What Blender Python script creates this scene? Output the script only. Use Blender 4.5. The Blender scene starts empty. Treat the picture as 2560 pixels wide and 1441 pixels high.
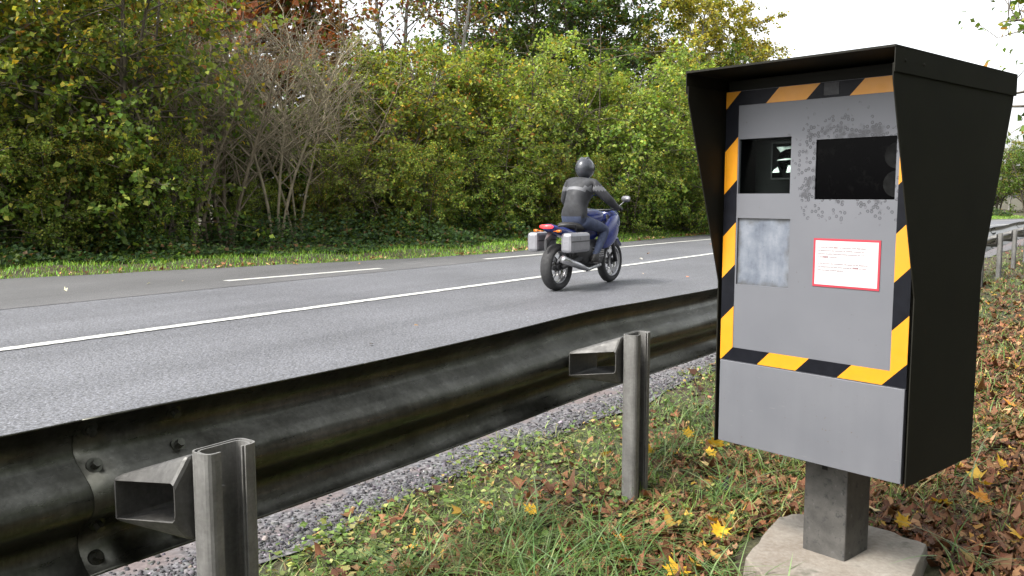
import bpy, bmesh, math, random
import numpy as np
from mathutils import Vector, Matrix

# ------------------------------------------------------------------ camera, sky, sun, exposure
scene = bpy.context.scene
col = scene.collection
CAM_H = 1.256
FPX = 2178.0                      # focal length in pixels of a 2560 px wide picture
PITCH = 0.1044
cam_d = bpy.data.cameras.new('camera')
cam_d.sensor_width = 36.0
cam_d.lens = FPX / 2560.0 * 36.0
cam_d.clip_start = 0.05
cam_d.clip_end = 2000
cam = bpy.data.objects.new('camera', cam_d)
cam.location = (0, 0, CAM_H)
cam.rotation_euler = (math.pi / 2 - PITCH, 0, 0)
col.objects.link(cam)
scene.camera = cam
scene.render.resolution_x, scene.render.resolution_y = 1024, 576

SUN_EL, SUN_AZ = math.radians(50), math.radians(-122)   # azimuth measured from +Y towards +X
world = bpy.data.worlds.new('World')
scene.world = world
world.use_nodes = True
wn = world.node_tree
bg = wn.nodes['Background']
sky = wn.nodes.new('ShaderNodeTexSky')
sky.sky_type = 'NISHITA'
sky.sun_disc = False
sky.sun_elevation = SUN_EL
sky.sun_rotation = SUN_AZ
sky.air_density = 1.0
sky.dust_density = 4.0
sky.ozone_density = 1.0
hs = wn.nodes.new('ShaderNodeHueSaturation')
hs.inputs['Saturation'].default_value = 0.15
wn.links.new(sky.outputs[0], hs.inputs['Color'])
wn.links.new(hs.outputs[0], bg.inputs['Color'])
bg.inputs['Strength'].default_value = 0.15
sun_d = bpy.data.lights.new('sun', 'SUN')
sun_d.energy = 1.5
sun_d.angle = math.radians(14)
sun_d.color = (1.0, 0.95, 0.86)
sun = bpy.data.objects.new('sun', sun_d)
sd = Vector((math.sin(SUN_AZ) * math.cos(SUN_EL), math.cos(SUN_AZ) * math.cos(SUN_EL), math.sin(SUN_EL)))
sun.rotation_euler = sd.to_track_quat('Z', 'Y').to_euler()
sun.location = (0, 0, 30)
col.objects.link(sun)
scene.view_settings.view_transform = 'Standard'
scene.view_settings.look = 'None'
scene.view_settings.exposure = 1.75
scene.view_settings.gamma = 1.0
scene.cycles.max_bounces = 8
scene.cycles.diffuse_bounces = 4
scene.cycles.transparent_max_bounces = 12

RNG = np.random.default_rng(11)

# ------------------------------------------------------------------ road frame
TH = 0.6177
U = np.array([math.sin(TH), math.cos(TH)])
N = np.array([-math.cos(TH), math.sin(TH)])

def dev(s):
    s = np.asarray(s, float)
    a = np.clip(s - 20, 0, 50)
    return a * a / 220.0 + np.clip(s - 70, 0, None) * 50 / 110.0

def st(s, t):
    """road coordinates (along, across) -> world x, y (the road bends right far ahead)"""
    s = np.asarray(s, float); t = np.asarray(t, float) - dev(s)
    return s * U[0] + t * N[0], s * U[1] + t * N[1]

def to_st(x, y):
    s = x * U[0] + y * U[1]
    return s, x * N[0] + y * N[1] + dev(s)

FE_S = [-400, 2, 6, 10, 13, 15, 20, 28, 400]
FE_T = [14.6, 14.5, 14.05, 12.95, 12.0, 11.55, 11.45, 11.75, 11.75]
def far_edge(s): return np.interp(s, FE_S, FE_T)

def ground_z(x, y):
    s, t = to_st(x, y)
    b = 0.018 * np.sin(2.1 * x + 0.7) * np.sin(1.7 * y + 0.3) + 0.012 * np.sin(4.3 * x - 1.1 * y) + 0.008 * np.sin(5.9 * y + 2 * x)
    near = np.clip((2.35 - t) / 0.6, 0, 1)
    far = np.clip((t - far_edge(s) - 0.1) / 0.8, 0, 1)
    return np.where(t < 2.9, b * near - 0.012 * (1 - near), np.where(t > far_edge(s) - 0.1, far * (0.09 + b) - 0.02 * (1 - far), -0.03))

def spot(px, d):
    """a point on the ground d metres ahead, on the sight line of picture column px"""
    return (px - 1280) / FPX * d, d

# ------------------------------------------------------------------ object helpers
def tag(o, label=None, cat=None, group=None, kind=None):
    if label: o['label'] = label
    if cat: o['category'] = cat
    if group: o['group'] = group
    if kind: o['kind'] = kind
    return o

def empty(name, loc=(0, 0, 0), rz=0.0):
    o = bpy.data.objects.new(name, None)
    o.empty_display_size = 0.1
    o.location = loc
    o.rotation_euler = (0, 0, rz)
    col.objects.link(o)
    return o

def link(name, me, parent=None):
    o = bpy.data.objects.new(name, me)
    col.objects.link(o)
    if parent is not None: o.parent = parent
    return o

def mesh_np(name, V, F, mats, parent=None, colr=None, mi=None, smooth=False):
    """V (n,3); F array (m,k) or list of such arrays"""
    V = np.ascontiguousarray(V, dtype=np.float32)
    Fs = F if isinstance(F, list) else [F]
    Fs = [np.ascontiguousarray(f, dtype=np.int32) for f in Fs if len(f)]
    me = bpy.data.meshes.new(name)
    me.vertices.add(len(V)); me.vertices.foreach_set('co', V.ravel())
    loops = np.concatenate([f.ravel() for f in Fs])
    sizes = np.concatenate([np.full(len(f), f.shape[1], np.int32) for f in Fs])
    starts = np.concatenate([[0], np.cumsum(sizes)[:-1]]).astype(np.int32)
    me.loops.add(len(loops)); me.loops.foreach_set('vertex_index', loops)
    me.polygons.add(len(sizes)); me.polygons.foreach_set('loop_start', starts)
    me.update(calc_edges=True)
    if colr is not None:
        a = me.color_attributes.new('tint', 'FLOAT_COLOR', 'POINT')
        c = np.ones((len(V), 4), np.float32); c[:, :3] = colr
        a.data.foreach_set('color', c.ravel())
    for m in (mats if isinstance(mats, (list, tuple)) else [mats]): me.materials.append(m)
    if mi is not None: me.polygons.foreach_set('material_index', np.asarray(mi, np.int32))
    if smooth: me.polygons.foreach_set('use_smooth', np.ones(len(sizes), bool))
    me.validate()
    return link(name, me, parent)

class MB:
    """collects boxes, tubes, prisms, lofts; build() links them as ONE mesh object"""
    def __init__(s): s.v = []; s.f = []; s.m = []
    def add(s, vs, fs, m=0):
        o = len(s.v); s.v += [tuple(map(float, v)) for v in vs]
        for f in fs: s.f.append([i + o for i in f]); s.m.append(m)
    def box(s, lo, hi, m=0):
        x0, y0, z0 = lo; x1, y1, z1 = hi
        s.add([(x0, y0, z0), (x1, y0, z0), (x1, y1, z0), (x0, y1, z0), (x0, y0, z1), (x1, y0, z1), (x1, y1, z1), (x0, y1, z1)],
              [(0, 3, 2, 1), (4, 5, 6, 7), (0, 1, 5, 4), (1, 2, 6, 5), (2, 3, 7, 6), (3, 0, 4, 7)], m)
    def prism(s, pts, axis, a, b, m=0):
        """polygon pts in the two other axes, extruded along axis from a to b"""
        def P(p, c):
            q = list(p); q.insert(axis, c); return q
        n = len(pts)
        s.add([P(p, a) for p in pts] + [P(p, b) for p in pts],
              [list(range(n))[::-1], list(range(n, 2 * n))] + [[i, (i + 1) % n, n + (i + 1) % n, n + i] for i in range(n)], m)
    def tube(s, pts, r, n=10, m=0, cap=True):
        pts = [Vector(p) for p in pts]
        rs = r if isinstance(r, (list, tuple)) else [r] * len(pts)
        vs = []; fs = []
        for i, p in enumerate(pts):
            t = (pts[min(i + 1, len(pts) - 1)] - pts[max(i - 1, 0)]).normalized()
            a = t.cross(Vector((0, 0, 1)) if abs(t.z) < 0.9 else Vector((1, 0, 0))).normalized(); b = t.cross(a)
            for k in range(n):
                an = 2 * math.pi * k / n
                vs.append(p + (a * math.cos(an) + b * math.sin(an)) * rs[i])
        for i in range(len(pts) - 1):
            for k in range(n):
                fs.append((i * n + k, i * n + (k + 1) % n, (i + 1) * n + (k + 1) % n, (i + 1) * n + k))
        if cap:
            fs.append(list(range(n))[::-1]); fs.append([(len(pts) - 1) * n + k for k in range(n)])
        s.add(vs, fs, m)
    def lathe(s, prof, c, axis='y', n=32, m=0):
        """prof [(radius, along)] closed ring profile turned about axis through c"""
        vs = []; k = len(prof)
        for i in range(n):
            a = 2 * math.pi * i / n
            for r, h in prof:
                if axis == 'y': vs.append((c[0] + r * math.cos(a), c[1] + h, c[2] + r * math.sin(a)))
                elif axis == 'x': vs.append((c[0] + h, c[1] + r * math.cos(a), c[2] + r * math.sin(a)))
                else: vs.append((c[0] + r * math.cos(a), c[1] + r * math.sin(a), c[2] + h))
        fs = [(i * k + j, i * k + (j + 1) % k, ((i + 1) % n) * k + (j + 1) % k, ((i + 1) % n) * k + j) for i in range(n) for j in range(k)]
        s.add(vs, fs, m)
    def loft(s, secs, n=20, m=0, e=2.6):
        """secs (x, y, z, half width, half height): superellipse rings along x"""
        vs = []; fs = []
        for (x, y, z, w, h) in secs:
            for k in range(n):
                a = 2 * math.pi * k / n
                c, q = math.cos(a), math.sin(a)
                vs.append((x, y + w * math.copysign(abs(c) ** (2 / e), c), z + h * math.copysign(abs(q) ** (2 / e), q)))
        for i in range(len(secs) - 1):
            for k in range(n):
                fs.append((i * n + k, i * n + (k + 1) % n, (i + 1) * n + (k + 1) % n, (i + 1) * n + k))
        fs.append(list(range(n))[::-1]); fs.append([(len(secs) - 1) * n + k for k in range(n)])
        s.add(vs, fs, m)
    def build(s, name, mats, parent=None, smooth=False, bevel=0.0, sub=0, solid=0.0):
        me = bpy.data.meshes.new(name)
        me.from_pydata(s.v, [], s.f); me.update()
        for m in (mats if isinstance(mats, (list, tuple)) else [mats]): me.materials.append(m)
        me.polygons.foreach_set('material_index', np.array(s.m, np.int32))
        bm = bmesh.new(); bm.from_mesh(me); bmesh.ops.recalc_face_normals(bm, faces=bm.faces); bm.to_mesh(me); bm.free()
        if smooth: me.polygons.foreach_set('use_smooth', np.ones(len(me.polygons), bool))
        o = link(name, me, parent)
        if solid:
            md = o.modifiers.new('thickness', 'SOLIDIFY'); md.thickness = solid; md.offset = 0
        if bevel:
            md = o.modifiers.new('bevel', 'BEVEL'); md.width = bevel; md.segments = 2; md.limit_method = 'ANGLE'
        if sub:
            md = o.modifiers.new('sub', 'SUBSURF'); md.levels = sub; md.render_levels = sub
        return o

def copy_tree(o, parent=None):
    c = o.copy(); col.objects.link(c)
    c.parent = parent
    for ch in list(o.children): copy_tree(ch, c)
    return c

# ------------------------------------------------------------------ materials
class NT:
    def __init__(s, name):
        s.m = bpy.data.materials.new(name); s.m.use_nodes = True
        s.t = s.m.node_tree; s.p = s.t.nodes['Principled BSDF']; s.out = s.t.nodes['Material Output']
    def n(s, ty, **kw):
        nd = s.t.nodes.new('ShaderNode' + ty)
        for k, v in kw.items():
            if hasattr(nd, k) and not k.startswith('i_'): setattr(nd, k, v)
        return nd
    def l(s, a, b): s.t.links.new(a, b)
    def pos(s, scale=(1, 1, 1), obj=True):
        tc = s.n('TexCoord'); mp = s.n('Mapping'); mp.inputs['Scale'].default_value = scale
        s.l(tc.outputs['Object' if obj else 'Generated'], mp.inputs['Vector']); return mp.outputs[0]
    def noise(s, vec, scale, detail=4, rough=0.55, dist=0.0):
        nd = s.n('TexNoise'); nd.inputs['Scale'].default_value = scale; nd.inputs['Detail'].default_value = detail
        nd.inputs['Roughness'].default_value = rough; nd.inputs['Distortion'].default_value = dist
        if vec is not None: s.l(vec, nd.inputs['Vector'])
        return nd.outputs['Fac']
    def vor(s, vec, scale, feat='F1'):
        nd = s.n('TexVoronoi'); nd.feature = feat; nd.inputs['Scale'].default_value = scale
        if vec is not None: s.l(vec, nd.inputs['Vector'])
        return nd
    def ramp(s, fac, stops):
        nd = s.n('ValToRGB'); cr = nd.color_ramp
        while len(cr.elements) < len(stops): cr.elements.new(0.5)
        for e, (p, c) in zip(cr.elements, stops):
            e.position = p; e.color = (*c, 1) if len(c) == 3 else c
        s.l(fac, nd.inputs[0]); return nd.outputs[0]
    def mix(s, fac, a, b, mode='MIX'):
        nd = s.n('MixRGB'); nd.blend_type = mode
        for sock, v in ((0, fac), (1, a), (2, b)):
            if isinstance(v, (int, float)): nd.inputs[sock].default_value = v
            elif isinstance(v, tuple): nd.inputs[sock].default_value = (*v, 1)
            else: s.l(v, nd.inputs[sock])
        return nd.outputs[0]
    def math(s, op, a, b=0.0):
        nd = s.n('Math'); nd.operation = op
        for k, v in ((0, a), (1, b)):
            if isinstance(v, (int, float)): nd.inputs[k].default_value = v
            else: s.l(v, nd.inputs[k])
        return nd.outputs[0]
    def bump(s, h, strength=0.3, dist=0.01):
        nd = s.n('Bump'); nd.inputs['Strength'].default_value = strength; nd.inputs['Distance'].default_value = dist
        s.l(h, nd.inputs['Height']); s.l(nd.outputs[0], s.p.inputs['Normal'])
    def set(s, **kw):
        for k, v in kw.items():
            k = k.replace('_', ' ')
            if isinstance(v, tuple): s.p.inputs[k].default_value = (*v, 1)
            elif isinstance(v, (int, float)): s.p.inputs[k].default_value = v
            else: s.l(v, s.p.inputs[k])
        return s

def plain(name, c, rough=0.5, metal=0.0, var=0.12, scale=14, bump=0.0, spec=0.5):
    t = NT(name); v = t.pos()
    f = t.noise(v, scale, 5)
    c = np.array(c)
    t.set(Base_Color=t.ramp(f, [(0.3, tuple(c * (1 - var))), (0.7, tuple(np.minimum(c * (1 + var), 1)))]), Metallic=metal)
    t.p.inputs['Specular IOR Level'].default_value = spec
    r = t.ramp(t.noise(v, scale * 1.7, 3), [(0.3, (rough * 0.85,) * 3), (0.7, (min(1, rough * 1.15),) * 3)])
    t.l(r, t.p.inputs['Roughness'])
    if bump: t.bump(t.noise(v, scale * 9, 3), bump, 0.002)
    return t.m

def leafy(name, trans=0.52, rough=0.55, spec=0.25, hue=0.02, val=0.25):
    """leaves carry their own natural colour in the attribute 'tint'; each copy shifts a little"""
    t = NT(name)
    at = t.n('Attribute'); at.attribute_name = 'tint'
    oi = t.n('ObjectInfo')
    h = t.n('HueSaturation')
    t.l(t.math('ADD', t.math('MULTIPLY', oi.outputs['Random'], hue), 0.5 - hue / 2), h.inputs['Hue'])
    t.l(t.math('ADD', t.math('MULTIPLY', oi.outputs['Random'], val), 1 - val / 2), h.inputs['Value'])
    t.l(at.outputs['Color'], h.inputs['Color'])
    t.l(h.outputs[0], t.p.inputs['Base Color'])
    t.set(Roughness=rough); t.p.inputs['Specular IOR Level'].default_value = spec
    tr = t.n('BsdfTranslucent')
    t.l(t.mix(1.0, h.outputs[0], (1.15, 1.1, 0.6), 'MULTIPLY'), tr.inputs['Color'])
    mx = t.n('MixShader'); mx.inputs[0].default_value = trans
    t.l(t.p.outputs[0], mx.inputs[1]); t.l(tr.outputs[0], mx.inputs[2]); t.l(mx.outputs[0], t.out.inputs['Surface'])
    return t.m

M = {}
M['leaf'] = leafy('leaf')
M['grass'] = leafy('grass_blade', 0.3, 0.45, 0.3, 0, 0)
M['dry_leaf'] = leafy('dry_leaf', 0.12, 0.6, 0.2, 0, 0)
M['bark'] = plain('bark', (0.085, 0.07, 0.05), 0.85, var=0.4, scale=9, bump=0.4)
M['pale_bark'] = plain('pale_bark', (0.2, 0.17, 0.11), 0.85, var=0.35, scale=7, bump=0.3)
M['brown_bark'] = plain('brown_bark', (0.16, 0.13, 0.085), 0.85, var=0.35, scale=7, bump=0.3)
M['grey_bark'] = plain('grey_bark', (0.2, 0.19, 0.17), 0.85, var=0.3, scale=8, bump=0.3)

def mat_asphalt(name, base, rough, grain, tint):
    t = NT(name); v = t.pos()
    vo = t.vor(v, grain)
    n1 = t.noise(v, grain * 0.8, 3, 0.7)
    big = t.noise(t.pos((0.35, 0.35, 1)), 1.2, 3)
    c = t.ramp(n1, [(0.33, tuple(base * 0.26 * x for x in tint)), (0.5, tuple(base * 0.92 * x for x in tint)), (0.68, tuple(base * 2.2 * x for x in tint))])
    c = t.mix(0.35, c, t.ramp(vo.outputs['Color'], [(0.2, (base * 0.6,) * 3), (0.8, (base * 1.5,) * 3)]))
    c = t.mix(1.0, c, t.ramp(big, [(0.35, (0.86,) * 3), (0.65, (1.1,) * 3)]), 'MULTIPLY')
    tc = t.n('TexCoord'); mp = t.n('Mapping'); mp.inputs['Rotation'].default_value = (0, 0, TH - math.pi / 2); t.l(tc.outputs['Object'], mp.inputs['Vector'])
    m2 = t.n('Mapping'); m2.inputs['Scale'].default_value = (0.035, 0.75, 1); t.l(mp.outputs[0], m2.inputs['Vector'])
    tr = t.noise(m2.outputs[0], 1.0, 4, 0.6)
    c = t.mix(1.0, c, t.ramp(tr, [(0.36, (0.8,) * 3), (0.5, (0.98,) * 3), (0.66, (1.1,) * 3)]), 'MULTIPLY')
    t.set(Base_Color=c, Roughness=rough); t.p.inputs['Specular IOR Level'].default_value = 0.45
    t.bump(t.math('ADD', n1, t.math('MULTIPLY', vo.outputs['Distance'], -0.8)), 0.55, 0.008)
    return t.m
M['asphalt'] = mat_asphalt('asphalt', 0.098, 0.6, 58, (0.95, 0.98, 1.13))
M['asphalt_smooth'] = mat_asphalt('asphalt_smooth', 0.078, 0.7, 130, (1.0, 0.99, 1.02))

def mat_paint():
    t = NT('road_paint'); v = t.pos()
    f = t.noise(v, 26, 5, 0.7)
    c = t.ramp(f, [(0.3, (0.12, 0.12, 0.12)), (0.4, (0.36, 0.36, 0.34)), (0.7, (0.48, 0.48, 0.455))])
    t.set(Base_Color=c, Roughness=0.6); t.bump(f, 0.3, 0.004); return t.m
M['road_paint'] = mat_paint()

def mat_gravel():
    t = NT('gravel_ground'); v = t.pos()
    vo = t.vor(v, 75); n = t.noise(v, 5, 4)
    c = t.ramp(vo.outputs['Color'], [(0.1, (0.03, 0.03, 0.032)), (0.5, (0.075, 0.072, 0.077)), (0.9, (0.16, 0.155, 0.16))])
    # dusty mauve sand away from the grass edge
    a = t.n('Attribute'); a.attribute_name = 'tint'
    sand = t.ramp(t.noise(v, 60, 5, 0.75), [(0.3, (0.06, 0.048, 0.046)), (0.6, (0.125, 0.1, 0.098)), (0.8, (0.19, 0.165, 0.16))])
    m = t.math('ADD', t.n('SeparateColor').outputs[0], 0)
    sc = t.n('SeparateColor'); t.l(a.outputs['Color'], sc.inputs[0])
    f = t.math('ADD', sc.outputs[0], t.math('MULTIPLY', t.math('SUBTRACT', n, 0.5), 1.1))
    fac = t.ramp(f, [(0.2, (0, 0, 0)), (0.4, (1, 1, 1))])
    t.set(Base_Color=t.mix(fac, c, sand), Roughness=0.9)
    t.bump(vo.outputs['Distance'], -0.6, 0.02); return t.m
M['gravel_ground'] = mat_gravel()
M['pebble'] = leafy('pebble', 0.0, 0.85, 0.3, 0, 0)

def mat_soil():
    t = NT('soil'); v = t.pos()
    n = t.noise(v, 16, 6, 0.7); n2 = t.noise(v, 1.3, 3)
    a = t.ramp(n, [(0.3, (0.015, 0.01, 0.006)), (0.55, (0.045, 0.028, 0.017)), (0.75, (0.08, 0.05, 0.028))])
    b = t.ramp(n, [(0.3, (0.02, 0.03, 0.01)), (0.7, (0.07, 0.1, 0.03))])
    t.set(Base_Color=t.mix(t.ramp(n2, [(0.42, (0, 0, 0)), (0.6, (0.6,) * 3)]), a, b), Roughness=0.95)
    t.bump(n, 0.8, 0.03); return t.m
M['soil'] = mat_soil()

def mat_steel(name, lo, hi, rough, moss, metal=0.75):
    t = NT(name); v = t.pos()
    n = t.noise(v, 7, 6, 0.65); n2 = t.noise(t.pos((6, 6, 40)), 2.2, 5, 0.7)
    sp = t.vor(v, 130)
    c = t.ramp(n, [(0.3, lo), (0.7, hi)])
    bw = t.n('RGBToBW'); t.l(sp.outputs['Color'], bw.inputs[0])
    c = t.mix(0.15, c, bw.outputs[0], 'SOFT_LIGHT')
    vs_ = t.noise(t.pos((38, 38, 5)), 1.0, 5, 0.7)
    c = t.mix(1.0, c, t.ramp(vs_, [(0.35, (0.82,) * 3), (0.62, (1.15,) * 3)]), 'MULTIPLY')
    g = t.ramp(t.noise(v, 3.2, 5, 0.7), [(0.46, (0, 0, 0)), (0.72, (1, 1, 1))])
    c = t.mix(t.math('MULTIPLY', g, moss), c, (0.03, 0.03, 0.015))
    t.set(Base_Color=c)
    t.l(t.math('SUBTRACT', metal, t.math('MULTIPLY', g, moss * 0.5)), t.p.inputs['Metallic'])
    t.l(t.ramp(n2, [(0.3, (rough * 0.8,) * 3), (0.7, (min(1, rough * 1.35),) * 3)]), t.p.inputs['Roughness'])
    t.bump(n, 0.12, 0.004); return t.m
M['rail_steel'] = mat_steel('rail_steel', (0.04, 0.04, 0.032), (0.11, 0.11, 0.096), 0.3, 0.25, 0.9)
M['spacer_steel'] = mat_steel('spacer_steel', (0.045, 0.044, 0.042), (0.1, 0.098, 0.094), 0.5, 0.4, 0.4)
M['post_steel'] = mat_steel('post_steel', (0.1, 0.098, 0.093), (0.19, 0.187, 0.18), 0.55, 0.4, 0.35)

def mat_dark_paint():
    t = NT('dark_brown_green_paint'); v = t.pos()
    n = t.noise(v, 5, 5)
    c = t.ramp(n, [(0.3, (0.0062, 0.006, 0.0036)), (0.7, (0.0105, 0.0098, 0.0062))])
    r = t.ramp(t.noise(v, 9, 6, 0.75), [(0.62, (0, 0, 0)), (0.74, (0.5,) * 3)])
    t.set(Base_Color=t.mix(r, c, (0.03, 0.012, 0.006)), Roughness=0.68); t.bump(t.noise(v, 120, 2), 0.08, 0.001)
    t.p.inputs['Specular IOR Level'].default_value = 0.2
    return t.m
M['hood'] = mat_dark_paint()
M['black'] = plain('black_paint', (0.005, 0.005, 0.0055), 0.5, spec=0.25)
M['yellow_tape'] = plain('yellow_tape', (0.5, 0.205, 0.0015), 0.45, var=0.05, scale=30)
M['black_tape'] = plain('black_tape', (0.005, 0.0055, 0.008), 0.45, var=0.25, scale=30, spec=0.12)

def mat_grey_panel():
    """grey enamel with dark ring-shaped water marks scattered round the right-hand window"""
    t = NT('grey_enamel'); tc = t.n('TexCoord'); sep = t.n('SeparateXYZ'); t.l(tc.outputs['Object'], sep.inputs[0])
    v = tc.outputs['Object']
    n = t.noise(v, 4, 5); fine = t.noise(v, 90, 3)
    base = t.ramp(n, [(0.3, (0.088, 0.091, 0.103)), (0.7, (0.104, 0.107, 0.12))])
    # flat coordinates on the panel
    cm = t.n('CombineXYZ'); t.l(sep.outputs[0], cm.inputs[0]); t.l(sep.outputs[2], cm.inputs[1])
    vo = t.vor(cm.outputs[0], 84); vo.voronoi_dimensions = '2D'; vo.inputs['Randomness'].default_value = 1.0
    dist = vo.outputs['Distance']
    ring = t.ramp(dist, [(0.16, (0.35,) * 3), (0.30, (1,) * 3), (0.40, (1,) * 3), (0.44, (0,) * 3)])
    csp = t.n('SeparateColor'); t.l(vo.outputs['Color'], csp.inputs[0])
    # closeness to the right-hand window (rect distance) decides how many cells carry a mark
    def rectd(cx, cz, hx, hz):
        dx = t.math('MAXIMUM', t.math('SUBTRACT', t.math('ABSOLUTE', t.math('SUBTRACT', sep.outputs[0], cx)), hx), 0)
        dz = t.math('MAXIMUM', t.math('SUBTRACT', t.math('ABSOLUTE', t.math('SUBTRACT', sep.outputs[2], cz)), hz), 0)
        return t.math('SQRT', t.math('ADD', t.math('MULTIPLY', dx, dx), t.math('MULTIPLY', dz, dz)))
    d1 = rectd(0.115, 1.345, 0.13, 0.10)
    den = t.math('SUBTRACT', 0.62, t.math('MULTIPLY', d1, 8.0))
    den = t.math('ADD', den, t.math('MULTIPLY', t.math('SUBTRACT', t.noise(v, 13, 2), 0.55), 2.2))
    for (sx, sz, sr) in ((0.10, 1.447, 0.085), (0.02, 1.45, 0.05), (-0.022, 1.30, 0.06), (-0.03, 1.26, 0.04)):
        ax = t.math('SUBTRACT', sep.outputs[0], sx); az = t.math('SUBTRACT', sep.outputs[2], sz)
        dd = t.math('SQRT', t.math('ADD', t.math('MULTIPLY', ax, ax), t.math('MULTIPLY', t.math('MULTIPLY', az, az), 2.0)))
        den = t.math('ADD', den, t.math('MULTIPLY', t.math('MAXIMUM', t.math('SUBTRACT', 1.0, t.math('DIVIDE', dd, sr)), 0), 0.55))
    on = t.ramp(t.math('SUBTRACT', den, csp.outputs[0]), [(0.0, (0, 0, 0)), (0.10, (1, 1, 1))])
    fall = t.ramp(d1, [(0.0, (1.0,) * 3), (0.04, (0.75,) * 3), (0.1, (0.42,) * 3), (0.16, (0,) * 3)])
    f = t.math('MULTIPLY', t.math('MULTIPLY', ring, on), fall)
    c = t.mix(f, base, (0.016, 0.016, 0.02))
    sm = t.math('MULTIPLY', t.ramp(t.math('ADD', den, t.math('MULTIPLY', t.math('SUBTRACT', t.noise(v, 40, 4), 0.5), 1.2)), [(0.62, (0,) * 3), (0.9, (0.8,) * 3)]), 1.0)
    c = t.mix(sm, c, (0.028, 0.028, 0.033))
    sp = t.ramp(t.noise(v, 70, 2, 0.5), [(0.72, (0,) * 3), (0.76, (0.5,) * 3)])
    c = t.mix(sp, c, (0.06, 0.052, 0.046))
    t.set(Base_Color=c, Roughness=0.5); t.bump(fine, 0.06, 0.001); return t.m
M['panel'] = mat_grey_panel()
def mat_lower():
    t = NT('grey_enamel_plain'); v = t.pos()
    c = t.ramp(t.noise(v, 5, 5), [(0.3, (0.092, 0.095, 0.107)), (0.7, (0.107, 0.11, 0.122))])
    st_ = t.noise(t.pos((30, 1, 2.5)), 1.0, 4, 0.6)
    c = t.mix(1.0, c, t.ramp(st_, [(0.35, (0.975,) * 3), (0.65, (1.02,) * 3)]), 'MULTIPLY')
    ru = t.math('MULTIPLY', t.ramp(t.noise(v, 85, 2), [(0.66, (0,) * 3), (0.72, (0.8,) * 3)]), t.ramp(t.noise(v, 6, 3), [(0.5, (0,) * 3), (0.62, (1,) * 3)]))
    c = t.mix(ru, c, (0.07, 0.04, 0.022))
    sc = t.ramp(t.noise(t.pos((9, 1, 60)), 2.0, 2, 0.4), [(0.74, (0,) * 3), (0.76, (0.35,) * 3)])
    c = t.mix(sc, c, (0.16, 0.16, 0.17))
    t.set(Base_Color=c, Roughness=0.48); t.bump(t.noise(v, 60, 3), 0.05, 0.001); return t.m
M['lower_panel'] = mat_lower()

def mat_pane_dark():
    t = NT('dark_glass'); v = t.pos()
    sm = t.ramp(t.noise(v, 22, 5, 0.7), [(0.55, (0.0008, 0.0008, 0.001)), (0.75, (0.004, 0.004, 0.004))])
    t.set(Base_Color=sm, Roughness=0.12); t.p.inputs['Specular IOR Level'].default_value = 0.035
    return t.m
M['dark_glass'] = mat_pane_dark()
M['smear'] = plain('dust_smear', (0.0045, 0.0047, 0.0047), 0.6, var=0.8, scale=40, spec=0.06)

def mat_clear():
    t = NT('clear_glass')
    tr = t.n('BsdfTransparent'); tr.inputs[0].default_value = (0.8, 0.84, 0.82, 1)
    gl = t.n('BsdfGlossy'); gl.inputs['Roughness'].default_value = 0.04
    fr = t.n('Fresnel'); fr.inputs[0].default_value = 1.09
    mx = t.n('MixShader'); t.l(fr.outputs[0], mx.inputs[0]); t.l(tr.outputs[0], mx.inputs[1]); t.l(gl.outputs[0], mx.inputs[2])
    t.l(mx.outputs[0], t.out.inputs['Surface']); return t.m
M['clear_glass'] = mat_clear()

def mat_weathered():
    t = NT('weathered_plastic'); v = t.pos()
    n = t.noise(v, 14, 7, 0.72); st_ = t.noise(t.pos((26, 1, 5)), 1.0, 5, 0.6)
    c = t.ramp(n, [(0.28, (0.04, 0.05, 0.07)), (0.45, (0.1, 0.115, 0.145)), (0.62, (0.165, 0.18, 0.21)), (0.8, (0.21, 0.21, 0.22))])
    c = t.mix(0.4, c, t.ramp(st_, [(0.35, (0.065, 0.075, 0.095)), (0.65, (0.18, 0.195, 0.22))]))
    tc = t.n('TexCoord'); sep = t.n('SeparateXYZ'); t.l(tc.outputs['Object'], sep.inputs[0])
    e = t.math('ABSOLUTE', t.math('SUBTRACT', sep.outputs[0], -0.166))
    ez = t.math('MULTIPLY', t.math('ABSOLUTE', t.math('SUBTRACT', sep.outputs[2], 1.0785)), 0.89)
    edge = t.math('ADD', t.math('MAXIMUM', e, ez), t.math('MULTIPLY', t.math('SUBTRACT', t.noise(v, 30, 4), 0.5), 0.05))
    edge_tone = t.ramp(edge, [(0.078, (0,) * 3), (0.1, (0.75,) * 3)])  # darker tone towards the pane's edges, broken up by noise
    c = t.mix(edge_tone, c, (0.04, 0.037, 0.031))
    sp = t.ramp(t.noise(v, 130, 2), [(0.70, (0,) * 3), (0.74, (0.8,) * 3)])
    c = t.mix(sp, c, (0.05, 0.05, 0.06))
    t.set(Base_Color=c, Roughness=0.35); t.bump(n, 0.1, 0.002); return t.m
M['weathered'] = mat_weathered()
M['sticker_white'] = plain('sticker_white', (0.42, 0.42, 0.42), 0.4, var=0.01)
M['sticker_red'] = plain('sticker_red', (0.3, 0.02, 0.035), 0.45, var=0.08)
M['ink'] = plain('ink_pink', (0.10, 0.014, 0.03), 0.5, var=0.1)
M['ink_bold'] = plain('ink_red', (0.14, 0.006, 0.02), 0.5, var=0.1)
M['patch'] = plain('grey_patch', (0.012, 0.012, 0.014), 0.6, var=0.4, scale=60)

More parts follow.
